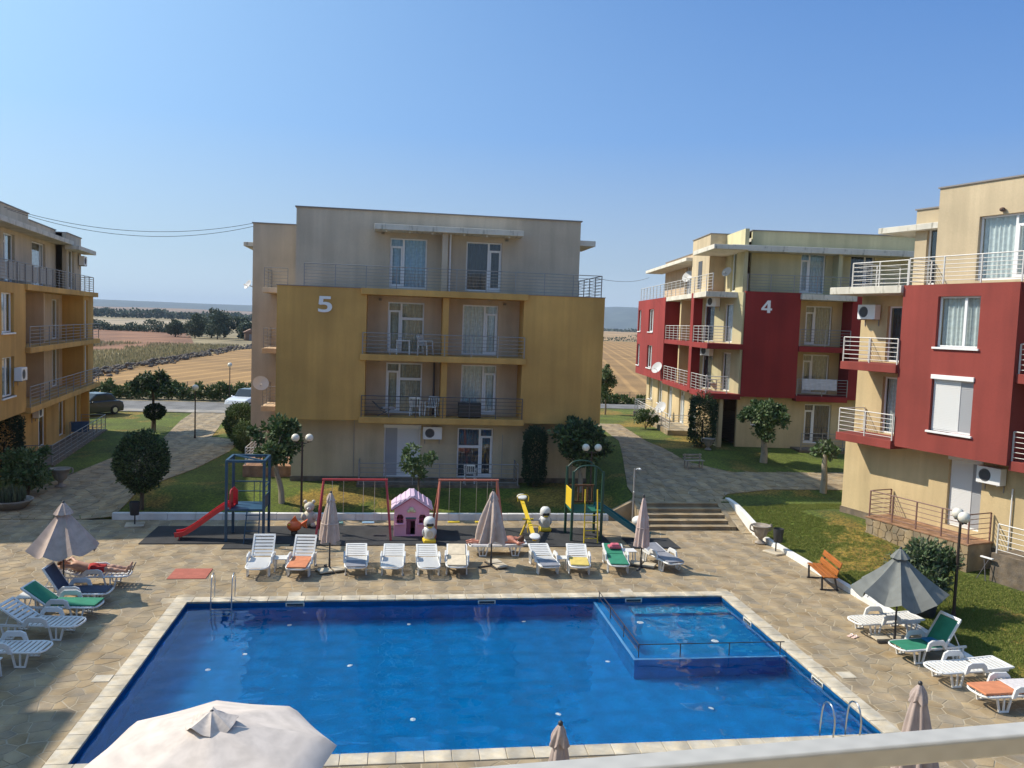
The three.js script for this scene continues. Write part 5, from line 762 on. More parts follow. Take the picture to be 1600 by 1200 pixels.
  { // seesaw
    const t = thing('seesaw', 'yellow seesaw with pale round seats pointing towards the pool', 'seesaw', [10.42, 0.032, -6.9], 0.03);
    const a = 0.3, dir = (d) => [0, 0.62 + Math.sin(a) * d, -Math.cos(a) * d]; part('beam', beam(dir(-1.45), dir(1.45), 0.12, 0.1), P.yellow, t); part('stand', [bar([-0.25, 0, 0], [0, 0.62, 0], 0.04), bar([0.25, 0, 0], [0, 0.62, 0], 0.04), bar([-0.2, 0.6, 0], [0.2, 0.6, 0], 0.035)], P.yellow, t);
    for (const d of [-1.42, 1.42]) { const p = dir(d); part('seat', [lathe([[0.001, 0], [0.17, 0], [0.2, 0.04], [0.17, 0.08], [0.001, 0.08]], 18).rotateX(a).translate(p[0], p[1] + 0.07, p[2])], P.white, t); const q = dir(d * 0.78); part('handle', tube([[-0.2, q[1] + 0.08, q[2]], [-0.2, q[1] + 0.3, q[2]], [0.2, q[1] + 0.3, q[2]], [0.2, q[1] + 0.08, q[2]]], 0.018, 16, 6), P.yellow, t); }
  }
  // penguin shaped bins
  const penguin = (at, label, turn) => { const t = thing('animal_bin', label, 'bin', at, turn, 'penguin shaped litter bins'); part('body', lathe([[0.001, 0.08], [0.15, 0.08], [0.2, 0.2], [0.21, 0.42], [0.17, 0.56], [0.001, 0.58]], 22), P.white, t); part('head', lathe([[0.001, 0.54], [0.17, 0.55], [0.2, 0.62], [0.205, 0.72], [0.18, 0.83], [0.11, 0.9], [0.001, 0.92]], 22), P.white, t); part('mouth', rbox(-0.13, 0.13, 0.6, 0.71, 0.1, 0.215, 0.04), P.black, t); part('beak', rbox(-0.07, 0.07, 0.56, 0.6, 0.15, 0.25, 0.015), P.yellow, t); part('foot', rbox(-0.22, 0.22, 0, 0.14, -0.18, 0.26, 0.05), P.yellow, t); for (const s of [-1, 1]) part('wing', sphere(s * 0.2, 0.36, 0.03, 0.06, 2.2, 10, 8), mat(0.45, 0.46, 0.48, { rough: 0.5 }), t); part('belly', lathe([[0.001, 0], [0.1, 0.004], [0.12, 0]], 12).rotateX(Math.PI / 2).translate(0, 0.33, 0.205), P.cream, t); return t; };
  penguin([6.75, 0.032, -5.95], 'penguin shaped bin on a yellow foot in front of the pink playhouse', 0.1); penguin([11.2, 0.032, -7.6], 'penguin shaped bin on a yellow foot beside the green tower', 0);
  { // orange spring rider and the pale bear figure
    const t = thing('spring_rider', 'bright orange fish shaped rocker on the mat right of the blue tower', 'spring rider', [2.0, 0.032, -7.0], 0.15); part('body', sphere(0, 0.32, 0, 0.26, 0.75), P.orange, t); part('tail', prism([[0, 0], [0.24, 0.16], [0.2, 0], [0.24, -0.14]], 0.1, 0.02).translate(0.2, 0.36, 0), P.orange, t); part('fin', prism([[-0.12, 0], [0.1, 0], [0.02, 0.16]], 0.08, 0.02).translate(0, 0.5, 0), P.orange, t); part('spring', [0, 1, 2].map((k) => plain(new THREE.TorusGeometry(0.1, 0.018, 6, 18).rotateX(Math.PI / 2).translate(0, 0.03 + k * 0.045, 0))), P.black, t); part('eye', sphere(-0.18, 0.4, 0.16, 0.04), P.yellow, t);
    const b = thing('animal_figure', 'pale cream bear shaped figure behind the orange rocker', 'figure', [2.4, 0.032, -8.2]); part('body', sphere(0, 0.32, 0, 0.24, 1.25), P.cream, b); part('head', sphere(0, 0.75, 0.03, 0.19, 0.95), P.cream, b); for (const s of [-1, 1]) { part('ear', sphere(s * 0.15, 0.93, 0, 0.07), P.cream, b); part('paw', sphere(s * 0.2, 0.4, 0.14, 0.09, 1.5), P.cream, b); part('foot', sphere(s * 0.15, 0.09, 0.16, 0.1, 0.9), P.cream, b); } part('muzzle', sphere(0, 0.7, 0.19, 0.08, 0.8), P.white, b); part('nose', sphere(0, 0.73, 0.26, 0.025), P.black, b);
    const w = thing('spring_rider', 'white rounded rocker beside the foot of the garden steps', 'spring rider', [14.85, 0.004, -7.5], -0.3); part('body', sphere(0, 0.42, 0, 0.27, 0.72), P.white, w); part('head', sphere(0.25, 0.55, 0.05, 0.14), P.white, w); part('spring', [0, 1, 2, 3].map((k) => plain(new THREE.TorusGeometry(0.1, 0.018, 6, 18).rotateX(Math.PI / 2).translate(0, 0.03 + k * 0.055, 0))), P.black, w); part('handle', bar([0.12, 0.62, -0.2], [0.12, 0.62, 0.2], 0.018), P.black, w);
  }
  { // green tower
    const t = thing('slide_tower', 'dark green climbing tower with yellow panel and a slide going right', 'playground tower', [12.45, 0.032, -6.65]);
    for (const [x, z] of [[-0.55, 0.55], [0.55, 0.55], [-0.55, -0.55], [0.55, -0.55]]) part('post', rbox(x - 0.045, x + 0.045, 0, 2.55, z - 0.045, z + 0.045, 0.012), P.dgreen, t);
    part('top_frame', [tube([[-0.55, 2.5, 0.55], [-0.3, 2.72, 0.55], [0.3, 2.72, 0.55], [0.55, 2.5, 0.55]], 0.03, 16, 6), tube([[-0.55, 2.5, -0.55], [-0.3, 2.72, -0.55], [0.3, 2.72, -0.55], [0.55, 2.5, -0.55]], 0.03, 16, 6)], P.dgreen, t);
    part('platform', rbox(-0.55, 0.55, 1.02, 1.1, -0.55, 0.55, 0.015), P.green, t); part('side_panel', rbox(-0.585, -0.555, 1.14, 1.85, -0.5, 0.5, 0.02), P.yellow, t);
    const rl = part('guard_rail', [beam([-0.5, 1.82, -0.55], [0.5, 1.82, -0.55], 0.05, 0.06), beam([-0.5, 1.2, -0.55], [0.5, 1.2, -0.55], 0.05, 0.06)], P.woodp, t); for (let k = 0; k < 6; k++) part('baluster', box(-0.44 + k * 0.176 - 0.025, -0.44 + k * 0.176 + 0.025, 1.2, 1.82, -0.57, -0.53), P.woodp, rl);
    const lad = part('ladder', [bar([-0.15, 0, 0.9], [-0.1, 1.9, 0.58], 0.024), bar([0.35, 0, 0.9], [0.35, 1.9, 0.58], 0.024)], P.yellow, t); for (const k of [0.15, 0.4, 0.65, 0.9]) part('rung', bar([-0.14, 1.1 * k, 0.9 - 0.19 * k], [0.35, 1.1 * k, 0.9 - 0.19 * k], 0.018), P.yellow, lad);
    const sl = part('slide', chute([[0.4, 1.1, 0.0], [0.6, 1.09, 0.02], [0.95, 0.88, 0.1], [1.7, 0.4, 0.35], [2.1, 0.17, 0.48], [2.4, 0.1, 0.58]], 0.46, 0.16, 0.03), P.tealp, t); part('slide_foot', [bar([2.25, -0.02, 0.4], [2.25, 0.12, 0.42], 0.02), bar([2.15, -0.02, 0.68], [2.15, 0.12, 0.64], 0.02)], P.dgreen, sl);
  }
}
// ------------------------------------------------------------------ lamps
{
  const globe = new THREE.MeshPhysicalMaterial({ color: C(0.82, 0.78, 0.66), roughness: 0.35, transmission: 0.15, thickness: 0 }), postM = mat(0.05, 0.035, 0.03, { rough: 0.5, metal: 0.2 });
  const lamp = (at, label, h, turn, single) => { const t = thing('garden_lamp', label, 'lamp', at, turn, 'globe garden lamps'); part('post', [bar([0, 0, 0], [0, h, 0], 0.045, 0.035), lathe([[0.001, 0], [0.1, 0], [0.07, 0.08], [0.05, 0.25], [0.045, 0.25]], 14)], postM, t); if (single) { part('globe', sphere(0, h + 0.17, 0, 0.19), globe, t); return t; } part('arm', [tube([[-0.26, h, 0], [-0.13, h - 0.06, 0], [0, h - 0.04, 0], [0.13, h - 0.06, 0], [0.26, h, 0]], 0.02, 16, 6), lathe([[0.001, 0], [0.08, 0], [0.09, 0.03], [0.001, 0.03]], 12).translate(-0.26, h - 0.01, 0), lathe([[0.001, 0], [0.08, 0], [0.09, 0.03], [0.001, 0.03]], 12).translate(0.26, h - 0.01, 0)], postM, t); for (const s of [-0.26, 0.26]) part('globe', sphere(s, h + 0.15, 0, 0.155), globe, t); return t; };
  lamp([1.95, 0.14, -9.65], 'twin globe lamp beside the tree left of house 5', 2.85, 0.05); lamp([13.55, ground(13.55, -10.2), -10.2], 'twin globe lamp rising behind the green tower', 2.5, 0); lamp([20.62, ground(20.62, 2.75), 2.75], 'twin globe lamp on the right lawn by the potted shrub', 2.75, R(70)); lamp([-6.3, 0.28, -28.4], 'single globe lamp beside the left path', 2.9, 0, true); lamp([-8.5, 0.3, -50.4], 'far globe lamp beyond the road in front of the stubble field', 3.0, 0, true);
}
// ------------------------------------------------------------------ trees and shrubs
const leafMat = new THREE.MeshPhysicalMaterial({ color: 0xffffff, vertexColors: true, roughness: 0.75, transmission: 0.22, thickness: 0, side: THREE.DoubleSide });
const bark = mat(0.22, 0.17, 0.12, { tex: 'wood', s: 0.6, bump: 'stoneBump', sb: 0.3, bs: 0.012 }), barkPale = mat(0.42, 0.37, 0.30, { tex: 'stain', s: 0.7, bump: 'stoneBump', sb: 0.3, bs: 0.01 });
function leaves(n, place, size, tones, o = {}) { // many small folded leaves; place() gives a point and the way out of the crown
  const { long = 1.7, up = 0.25, loose = 0.9 } = o, pos = new Float32Array(n * 12 * 3 / 2), col = new Float32Array(n * 18), nrm = new Float32Array(n * 18); let k = 0;
  const a = V3(), d = V3(), s = V3(), q = V3();
  for (let i = 0; i < n; i++) {
    const [p, out] = place(); const sz = size * rr(0.6, 1.3); d.copy(out).multiplyScalar(0.6).add(a.set(gauss(), gauss() + up, gauss()).multiplyScalar(loose)).normalize(); s.set(rnd() - 0.5, rnd() - 0.5, rnd() - 0.5).cross(d).normalize(); q.copy(s).cross(d);
    const b = [p[0], p[1], p[2]], w = sz * 0.5, L = sz * long, fold = sz * 0.14, t = tones[(rnd() * tones.length) | 0], f = rr(0.75, 1.2);
    const P0 = b, P1 = [b[0] + d.x * L * 0.45 + s.x * w + q.x * fold, b[1] + d.y * L * 0.45 + s.y * w + q.y * fold, b[2] + d.z * L * 0.45 + s.z * w + q.z * fold], P2 = [b[0] + d.x * L, b[1] + d.y * L, b[2] + d.z * L], P3 = [b[0] + d.x * L * 0.45 - s.x * w + q.x * fold, b[1] + d.y * L * 0.45 - s.y * w + q.y * fold, b[2] + d.z * L * 0.45 - s.z * w + q.z * fold];
    for (const v of [P0, P1, P2, P0, P2, P3]) { pos[k] = v[0]; pos[k + 1] = v[1]; pos[k + 2] = v[2]; col[k] = t[0] * f; col[k + 1] = t[1] * f; col[k + 2] = t[2] * f; k += 3; }
  }
  const g = new THREE.BufferGeometry(); g.setAttribute('position', new THREE.BufferAttribute(pos, 3)); g.setAttribute('color', new THREE.BufferAttribute(col, 3)); g.computeVertexNormals(); return g;
}
function crownMesh(parent, g, name = 'crown') { const o = new THREE.Mesh(g, leafMat); o.name = name; o.castShadow = o.receiveShadow = true; parent.add(o); return o; }
const clumpy = (clumps) => () => { const c = clumps[(rnd() * clumps.length) | 0], v = V3(gauss(), gauss(), gauss()), o = v.clone().normalize(); if (v.length() > 1) v.normalize(); return [[c[0] + v.x * c[3], c[1] + v.y * c[3] * (c[4] || 0.85), c[2] + v.z * c[3]], o]; };
function clumpsIn(n, cx, cy, cz, rx, ry, rz, r, hollow = 0.45) { const out = []; while (out.length < n) { const v = V3(rr(-1, 1), rr(-1, 1), rr(-1, 1)), l = v.length(); if (l > 1 || l < hollow) continue; out.push([cx + v.x * rx, cy + v.y * ry, cz + v.z * rz, r * rr(0.5, 1.45)]); } for (let k = 0; k < n / 5; k++) { const v = V3(gauss(), gauss() * 0.8 + 0.15, gauss()).normalize().multiplyScalar(rr(1.02, 1.22)); out.push([cx + v.x * rx, cy + v.y * ry, cz + v.z * rz, r * rr(0.35, 0.7)]); } return out; }
const limb = (pts, r0, r1) => { const c = new THREE.CatmullRomCurve3(pts.map((p) => V3(...p)), false, 'centripetal'), n = 14, g = plain(new THREE.TubeGeometry(c, n, 1, 7)), p = g.attributes.position; /* taper */ const g2 = new THREE.TubeGeometry(c, n, 1, 7), q = g2.attributes.position; for (let i = 0; i <= n; i++) { const m = c.getPointAt(i / n), r = lerp(r0, r1, i / n); for (let j = 0; j <= 7; j++) { const k = i * 8 + j; q.setXYZ(k, m.x + (q.getX(k) - m.x) * r, m.y + (q.getY(k) - m.y) * r, m.z + (q.getZ(k) - m.z) * r); } } g2.computeVertexNormals(); return plain(g2); };
const GREEN = { mid: [[0.06, 0.12, 0.03], [0.085, 0.15, 0.038], [0.045, 0.09, 0.022], [0.125, 0.18, 0.06], [0.15, 0.19, 0.075]], dark: [[0.022, 0.05, 0.018], [0.03, 0.065, 0.022], [0.018, 0.04, 0.015]], thuja: [[0.02, 0.045, 0.018], [0.028, 0.06, 0.022], [0.04, 0.075, 0.026]], bright: [[0.09, 0.16, 0.04], [0.07, 0.13, 0.03], [0.12, 0.18, 0.06]], olive: [[0.10, 0.13, 0.06], [0.13, 0.155, 0.085], [0.075, 0.10, 0.05]], dryg: [[0.40, 0.33, 0.16], [0.48, 0.38, 0.20], [0.18, 0.17, 0.08], [0.13, 0.15, 0.06]], bluegreen: [[0.075, 0.115, 0.07], [0.10, 0.14, 0.09], [0.055, 0.09, 0.055]] };
// broad-leaved tree with limbs out to its clumps
function tree(at, label, { h, trunk = 0.12, th, rx, ry = rx, rz = rx, clumps = 26, cr = 0.34, n = 5200, size = 0.085, tones = GREEN.mid, lean = [0, 0], bk = bark, group = 'garden trees', hollow = 0.45, name = 'tree', long = 1.6, white = false }) {
  const t = thing(name, label, 'tree', at, 0, group), cy = h - ry, top = [lean[0], th, lean[1]], cl = clumpsIn(clumps, lean[0], cy, lean[1], rx - cr * 0.55, ry - cr * 0.5, rz - cr * 0.55, cr, hollow);
  part('trunk', limb([[0, -0.1, 0], [lean[0] * 0.25 + 0.02, th * 0.35, lean[1] * 0.3], [lean[0] * 0.7 - 0.02, th * 0.7, lean[1] * 0.7], top], trunk, trunk * 0.62), bk, t);
  const arms = []; for (let k = 0; k < Math.min(9, clumps); k++) { const c = cl[k]; arms.push(limb([[top[0], top[1] - 0.05, top[2]], [lerp(top[0], c[0], 0.4), lerp(top[1], c[1], 0.55), lerp(top[2], c[2], 0.4)], [c[0], c[1], c[2]]], trunk * 0.42, trunk * 0.12)); } part('branches', arms, bk, t);
  crownMesh(t, leaves(n, clumpy(cl), size, tones, { long })); return t;
}
// clipped ball, egg and column shapes: leaves in a shell, thinner inside
function clipped(at, label, { rx, ry, cy, n = 7000, size = 0.06, tones = GREEN.dark, trunk = 0.07, shape = 'egg', group = 'clipped evergreens', up = 0.2, name = 'clipped_tree', cat = 'tree' }) {
  const t = thing(name, label, cat, at, 0, group); part('trunk', limb([[0, -0.1, 0], [0.02, cy * 0.4, 0.01], [0, cy, 0]], trunk, trunk * 0.6), bark, t);
  const ph = rr(0, 6); crownMesh(t, leaves(n, () => { const v = V3(gauss(), gauss(), gauss()).normalize(), k = rr(0.72, 1) + 0.06 * Math.sin(v.x * 7 + ph) * Math.sin(v.y * 9 + ph) + 0.05 * Math.sin(v.z * 11 - ph); let wy = v.y; const wid = shape === 'column' ? Math.min(1, 1.25 * Math.sqrt(Math.max(0.02, 1 - Math.abs(wy) ** 3))) / Math.max(0.2, Math.sqrt(1 - wy * wy)) : wy < 0 ? 1 - 0.28 * wy * wy : 1; return [[v.x * rx * k * Math.min(wid, 2.2), cy + wy * ry * k, v.z * rx * k * Math.min(wid, 2.2)], V3(v.x, v.y * 0.6 + up, v.z)]; }, size, tones, { up, loose: 0.7 })); return t;
}
{
  reseed(301);
  const g = (x, z) => [x, ground(x, z), z];
  clipped(g(-4.1, -10.2), 'large clipped egg shaped tree by the litter bin at the left', { rx: 0.98, ry: 1.2, cy: 1.85, n: 15000, size: 0.06, tones: GREEN.mid.concat(GREEN.dark), trunk: 0.09 });
  clipped(g(11.7, -13.25), 'tall clipped column shrub against the ground floor of house 5', { rx: 0.52, ry: 1.36, cy: 1.42, n: 9000, size: 0.05, shape: 'column', tones: GREEN.thuja });
  clipped(g(22.2, -20.3), 'tall clipped column shrub at the corner of house 4', { rx: 0.72, ry: 1.5, cy: 1.5, n: 11000, size: 0.055, shape: 'column', tones: GREEN.thuja.concat([GREEN.mid[0]]) });
  clipped(g(-11.6, -16.2), 'dark clipped column shrub at the left picture edge', { rx: 0.75, ry: 1.45, cy: 1.5, n: 10000, size: 0.055, shape: 'column', tones: GREEN.dark });
  clipped(g(-9.3, -31.0), 'small clipped bush below the drooping tree by the left path', { rx: 0.62, ry: 0.5, cy: 1.25, n: 4500, size: 0.06, tones: GREEN.dark });
  clipped(g(-3.0, -24.5), 'rounded green bush left of house 5 by the path', { rx: 0.85, ry: 1.15, cy: 1.2, n: 7000, size: 0.075, tones: GREEN.mid });
  clipped(g(-2.1, -21.2), 'second rounded green bush left of house 5', { rx: 0.7, ry: 0.85, cy: 0.9, n: 5500, size: 0.065, tones: GREEN.mid });
  tree(g(1.05, -10.9), 'bushy tree with a pale trunk left of house 5', { h: 3.5, th: 1.75, rx: 1.1, ry: 1.0, clumps: 24, cr: 0.3, n: 3300, size: 0.125, bk: barkPale, trunk: 0.13, lean: [-0.28, 0] });
  tree(g(6.5, -10.3), 'thin young tree in front of the ground floor of house 5', { h: 2.85, th: 1.5, rx: 0.68, ry: 0.8, clumps: 12, cr: 0.2, n: 1100, size: 0.095, trunk: 0.055, tones: GREEN.bright, hollow: 0.3 });
  tree(g(13.6, -12.3), 'dense dark green tree behind the green tower', { h: 3.35, th: 1.45, rx: 1.3, ry: 1.1, clumps: 34, cr: 0.34, n: 6000, size: 0.125, trunk: 0.13, tones: GREEN.mid.concat(GREEN.dark), bk: barkPale });
  tree(g(24.0, -16.4), 'round tree with a thick pale trunk in front of house 4', { h: 3.15, th: 1.5, rx: 1.15, ry: 1.0, clumps: 28, cr: 0.31, n: 4600, size: 0.115, trunk: 0.2, bk: barkPale });
  tree(g(24.25, -10.9), 'small pruned tree with a bare trunk between houses 4 and the right block', { h: 2.4, th: 1.75, rx: 0.55, ry: 0.45, clumps: 12, cr: 0.2, n: 650, size: 0.12, trunk: 0.16, bk: barkPale, tones: GREEN.bright.concat(GREEN.olive), hollow: 0.2 });
  tree(g(21.3, -37.8), 'slim young tree beside the right corner of house 5', { h: 3.6, th: 1.6, rx: 0.75, ry: 1.25, clumps: 22, cr: 0.32, n: 3200, size: 0.1, trunk: 0.07, tones: GREEN.mid });
  { // drooping tree over the left path
    const t = thing('tree', 'drooping fan leaved tree above the small bush by the left path', 'tree', g(-9.6, -31.6), 0, 'garden trees'); part('trunk', limb([[0, -0.1, 0], [0.05, 1.4, 0], [0, 2.6, 0]], 0.11, 0.07), bark, t);
    const arms = [], spots = []; for (let k = 0; k < 24; k++) { const a = k * 2.4, r = rr(0.7, 1.45), y = 2.6 + rr(0.1, 0.9) * (1.5 - r) + 0.35; const tip = [Math.cos(a) * r, y - 0.55 * r + 0.2, Math.sin(a) * r]; arms.push(limb([[0, 2.4, 0], [Math.cos(a) * r * 0.5, y + 0.2, Math.sin(a) * r * 0.5], tip], 0.035, 0.012)); for (let m = 0; m < 5; m++) { const f = 0.45 + 0.14 * m; spots.push([tip[0] * f, lerp(y + 0.25, tip[1], f) + 0.05, tip[2] * f, 0.2]); } } part('branches', arms, bark, t);
    crownMesh(t, leaves(5200, clumpy(spots), 0.11, GREEN.mid.concat(GREEN.dark), { up: -0.55, long: 2.3 }));
  }
  { // potted shrub by the right lamp
    const t = thing('potted_shrub', 'big round shrub in a dark pot behind the grey umbrella', 'plant', g(20.05, 2.3)); part('pot', lathe([[0.001, 0], [0.27, 0], [0.36, 0.5], [0.38, 0.52], [0.38, 0.56], [0.33, 0.56], [0.3, 0.48], [0.001, 0.46]], 22), mat(0.045, 0.05, 0.06, { rough: 0.6 }), t); part('stems', range(0, 8, 8).map((k) => limb([[0.08 * Math.cos(k), 0.44, 0.08 * Math.sin(k)], [0.2 * Math.cos(k), 0.9, 0.2 * Math.sin(k)], [0.5 * Math.cos(k), 1.35, 0.5 * Math.sin(k)]], 0.022, 0.01)), bark, t); crownMesh(t, leaves(7000, clumpy(clumpsIn(34, 0, 1.3, 0, 0.68, 0.6, 0.68, 0.3, 0.4)), 0.07, GREEN.mid.concat(GREEN.olive), { long: 2.2 }), 'foliage');
    const s = thing('shrub', 'loose shaded shrub behind the shallow planter at the left', 'shrub', g(-9.3, -12.9)); part('stems', range(0, 7, 7).map((k) => limb([[0.05 * Math.cos(k), 0, 0.05 * Math.sin(k)], [0.2 * Math.cos(k), 0.7, 0.2 * Math.sin(k)], [0.45 * Math.cos(k), 1.3, 0.45 * Math.sin(k)]], 0.025, 0.01)), bark, s); crownMesh(s, leaves(4200, clumpy(clumpsIn(24, 0, 1.15, 0, 0.8, 0.7, 0.7, 0.3, 0.3)), 0.09, GREEN.mid, { long: 1.9 }), 'foliage');
    const q = thing('shrub', 'small rose bush in front of the stone terrace of house 4', 'shrub', g(21.3, -27.6)); part('stems', range(0, 5, 5).map((k) => limb([[0, 0, 0], [0.15 * Math.cos(k), 0.4, 0.15 * Math.sin(k)], [0.35 * Math.cos(k), 0.9, 0.35 * Math.sin(k)]], 0.02, 0.008)), bark, q); crownMesh(q, leaves(1800, clumpy(clumpsIn(12, 0, 0.75, 0, 0.6, 0.45, 0.5, 0.25, 0.2)), 0.08, GREEN.mid, {}), 'foliage');
    const bp = thing('bowl_plant', 'thin spiky plant growing in the shallow stone planter at the left', 'plant', [-9.1, 0.3, -11.0]); crownMesh(bp, leaves(260, () => [[rr(-0.4, 0.4), 0, rr(-0.4, 0.4)], V3(0, 1.5, 0)], 0.1, GREEN.olive, { long: 5, up: 1, loose: 0.3 }), 'foliage');
  }
  // lawn grass: blades over the parts of the lawn that are near
  const blades = new THREE.InstancedMesh(leaves(26, () => [[gauss() * 0.09, 0, gauss() * 0.09], V3(0, 1, 0)], 0.012, [[0.17, 0.22, 0.035], [0.21, 0.25, 0.045], [0.27, 0.25, 0.07], [0.14, 0.19, 0.03]], { long: 5, up: 1.2, loose: 0.45 }), new THREE.MeshStandardMaterial({ vertexColors: true, roughness: 0.9, side: THREE.DoubleSide }), 16000);
  const m4 = new THREE.Matrix4(), qq = new THREE.Quaternion(), sc = V3(); let k = 0, tries = 0;
  while (k < 16000 && tries++ < 400000) {
    const right = true, x = rr(19.5, 27), z = rr(-9, 7.5);
    if (right && x > 22.6 + 0.28 * (z + 4.3) && z > -8) continue; if (!right && z < -12.6 && x > 0.9 && x < 14.4) continue; if (right && z < -8.8 && x < 21) continue;
    const dryness = fbm(x / 9, z / 9, 4, 4, 5, 57); if (dryness > 0.6 && rnd() < 0.8) continue;
    qq.setFromAxisAngle(V3(0, 1, 0), rnd() * 6.28); const s = rr(0.6, 1.15); m4.compose(V3(x, ground(x, z) - 0.004, z), qq, sc.set(s, s * rr(0.7, 1.2), s)); blades.setMatrixAt(k++, m4);
  }
  blades.count = k; blades.name = 'grass'; blades.userData = { kind: 'stuff', label: 'short grass of the lawns', category: 'grass' }; blades.castShadow = blades.receiveShadow = true; scene.add(blades);
}
// ------------------------------------------------------------------ sunbathers
function sdfMesh(bones, k, n, pad = 0.06, keep = null, grow = 0) { // smooth union of tapered capsules
  const lo = V3(9, 9, 9), hi = V3(-9, -9, -9); for (const [a, b, r, s] of bones) { const q = Math.max(r, s) + pad; for (const p of [a, b]) { lo.min(V3(p[0] - q, p[1] - q, p[2] - q)); hi.max(V3(p[0] + q, p[1] + q, p[2] + q)); } }
  const mc = new MarchingCubes(n, M.plastic, false, false, 120000), ctr = lo.clone().add(hi).multiplyScalar(0.5), half = hi.clone().sub(lo).multiplyScalar(0.5);
  mc.isolation = 0; const B = bones.map(([a, b, r, s]) => { const d = [b[0] - a[0], b[1] - a[1], b[2] - a[2]]; return [a, d, d[0] ** 2 + d[1] ** 2 + d[2] ** 2 + 1e-9, r, s]; });
  for (let z = 0; z < n; z++) for (let y = 0; y < n; y++) for (let x = 0; x < n; x++) {
    const px = ctr.x + (x - n / 2) / (n / 2) * half.x, py = ctr.y + (y - n / 2) / (n / 2) * half.y, pz = ctr.z + (z - n / 2) / (n / 2) * half.z; let d = 9;
    for (const [a, e, l, r, s] of B) { const t = clamp(((px - a[0]) * e[0] + (py - a[1]) * e[1] + (pz - a[2]) * e[2]) / l), q = Math.hypot(px - a[0] - e[0] * t, py - a[1] - e[1] * t, pz - a[2] - e[2] * t) - lerp(r, s, t); const h = clamp(0.5 + 0.5 * (d - q) / k); d = lerp(d, q, h) - k * h * (1 - h); }
    d -= grow; if (keep) d = Math.max(d, keep(px, py, pz)); mc.field[x + y * n + z * n * n] = -d;
  }
  mc.update(); const c = mc.count, pos = new Float32Array(c * 3); for (let i = 0; i < c; i++) { pos[3 * i] = ctr.x + mc.positionArray[3 * i] * half.x; pos[3 * i + 1] = ctr.y + mc.positionArray[3 * i + 1] * half.y; pos[3 * i + 2] = ctr.z + mc.positionArray[3 * i + 2] * half.z; }
  const g = new THREE.BufferGeometry(); g.setAttribute('position', new THREE.BufferAttribute(pos, 3)); g.computeVertexNormals(); return smooth(g);
}
function smooth(g) { const p = g.attributes.position, nrm = g.attributes.normal, map = new Map(); const key = (i) => Math.round(p.getX(i) * 2e3) + ',' + Math.round(p.getY(i) * 2e3) + ',' + Math.round(p.getZ(i) * 2e3); for (let i = 0; i < p.count; i++) { const k = key(i), v = map.get(k) || V3(0, 0, 0); v.x += nrm.getX(i); v.y += nrm.getY(i); v.z += nrm.getZ(i); map.set(k, v); } for (let i = 0; i < p.count; i++) { const v = map.get(key(i)).clone().normalize(); nrm.setXYZ(i, v.x, v.y, v.z); } g.setAttribute('uv', new THREE.BufferAttribute(new Float32Array(p.count * 2), 2)); return g; }
// hand: palm and five bent fingers, from wrist w along d, palm facing n
function handBones(w, d, n) {
  const D = V3(...d).normalize(), N = V3(...n).normalize(), S = D.clone().cross(N).normalize(), at = (a, b, c) => { const p = V3(...w).addScaledVector(D, a).addScaledVector(S, b).addScaledVector(N, c); return [p.x, p.y, p.z]; }, out = [];
  for (const s of [-0.022, 0, 0.022]) out.push([at(0, s * 0.6, 0), at(0.085, s * 1.2, 0.002), 0.018, 0.014]);
  [[-0.033, 0.062], [-0.011, 0.075], [0.011, 0.07], [0.032, 0.055]].forEach(([s, L]) => { out.push([at(0.085, s, 0), at(0.085 + L * 0.5, s * 1.1, 0.004), 0.0095, 0.009]); out.push([at(0.085 + L * 0.5, s * 1.1, 0.004), at(0.085 + L, s * 1.15, 0.02), 0.009, 0.008]); });
  out.push([at(0.02, -0.03, 0.005), at(0.055, -0.055, 0.012), 0.012, 0.0105], [at(0.055, -0.055, 0.012), at(0.085, -0.064, 0.018), 0.0105, 0.009]); return out;
}
const headBones = (c, f, u) => { const F = V3(...f).normalize(), U = V3(...u).normalize(), S = F.clone().cross(U), at = (a, b, s) => { const p = V3(...c).addScaledVector(F, a).addScaledVector(U, b).addScaledVector(S, s); return [p.x, p.y, p.z]; }; return { at, bones: [[at(-0.015, 0.03, 0), at(0.005, -0.02, 0), 0.088, 0.076], [at(0.03, -0.06, 0), at(0.035, -0.095, 0), 0.05, 0.036], [at(0.083, 0.0, 0), at(0.1, -0.032, 0), 0.012, 0.017], [at(0.07, -0.068, -0.018), at(0.07, -0.068, 0.018), 0.014, 0.014], [at(0.0, 0.0, 0.085), at(-0.01, -0.03, 0.086), 0.013, 0.01], [at(0.0, 0.0, -0.085), at(-0.01, -0.03, -0.086), 0.013, 0.01], [at(0.066, 0.022, -0.032), at(0.066, 0.022, 0.032), 0.018, 0.018]] }; };
function sunbather(at, turn, label, { body, head, hands, hair, wear, skin, wearM, wearName, shoes }) {
  const t = thing('person', label, 'person', at, turn), g = [sdfMesh(body, 0.05, 100), sdfMesh(head.bones, 0.018, 56, 0.03), ...hands.map((h) => sdfMesh(h, 0.006, 56, 0.02))];
  part('body', g, skin, t); for (const s of [-1, 1]) part('eye', sphere(...head.at(0.085, 0.012, s * 0.032), 0.009, 1, 8, 6), M.cap, t);
  part('hair', sdfMesh(hair, 0.02, 48, 0.04), mat(0.10, 0.05, 0.025, { rough: 0.8 }), t); part(wearName, sdfMesh(body, 0.05, 84, 0.08, wear, 0.012), wearM, t); if (shoes) for (const s of shoes) part('flip_flop', s, M.cap, t); return t;
}
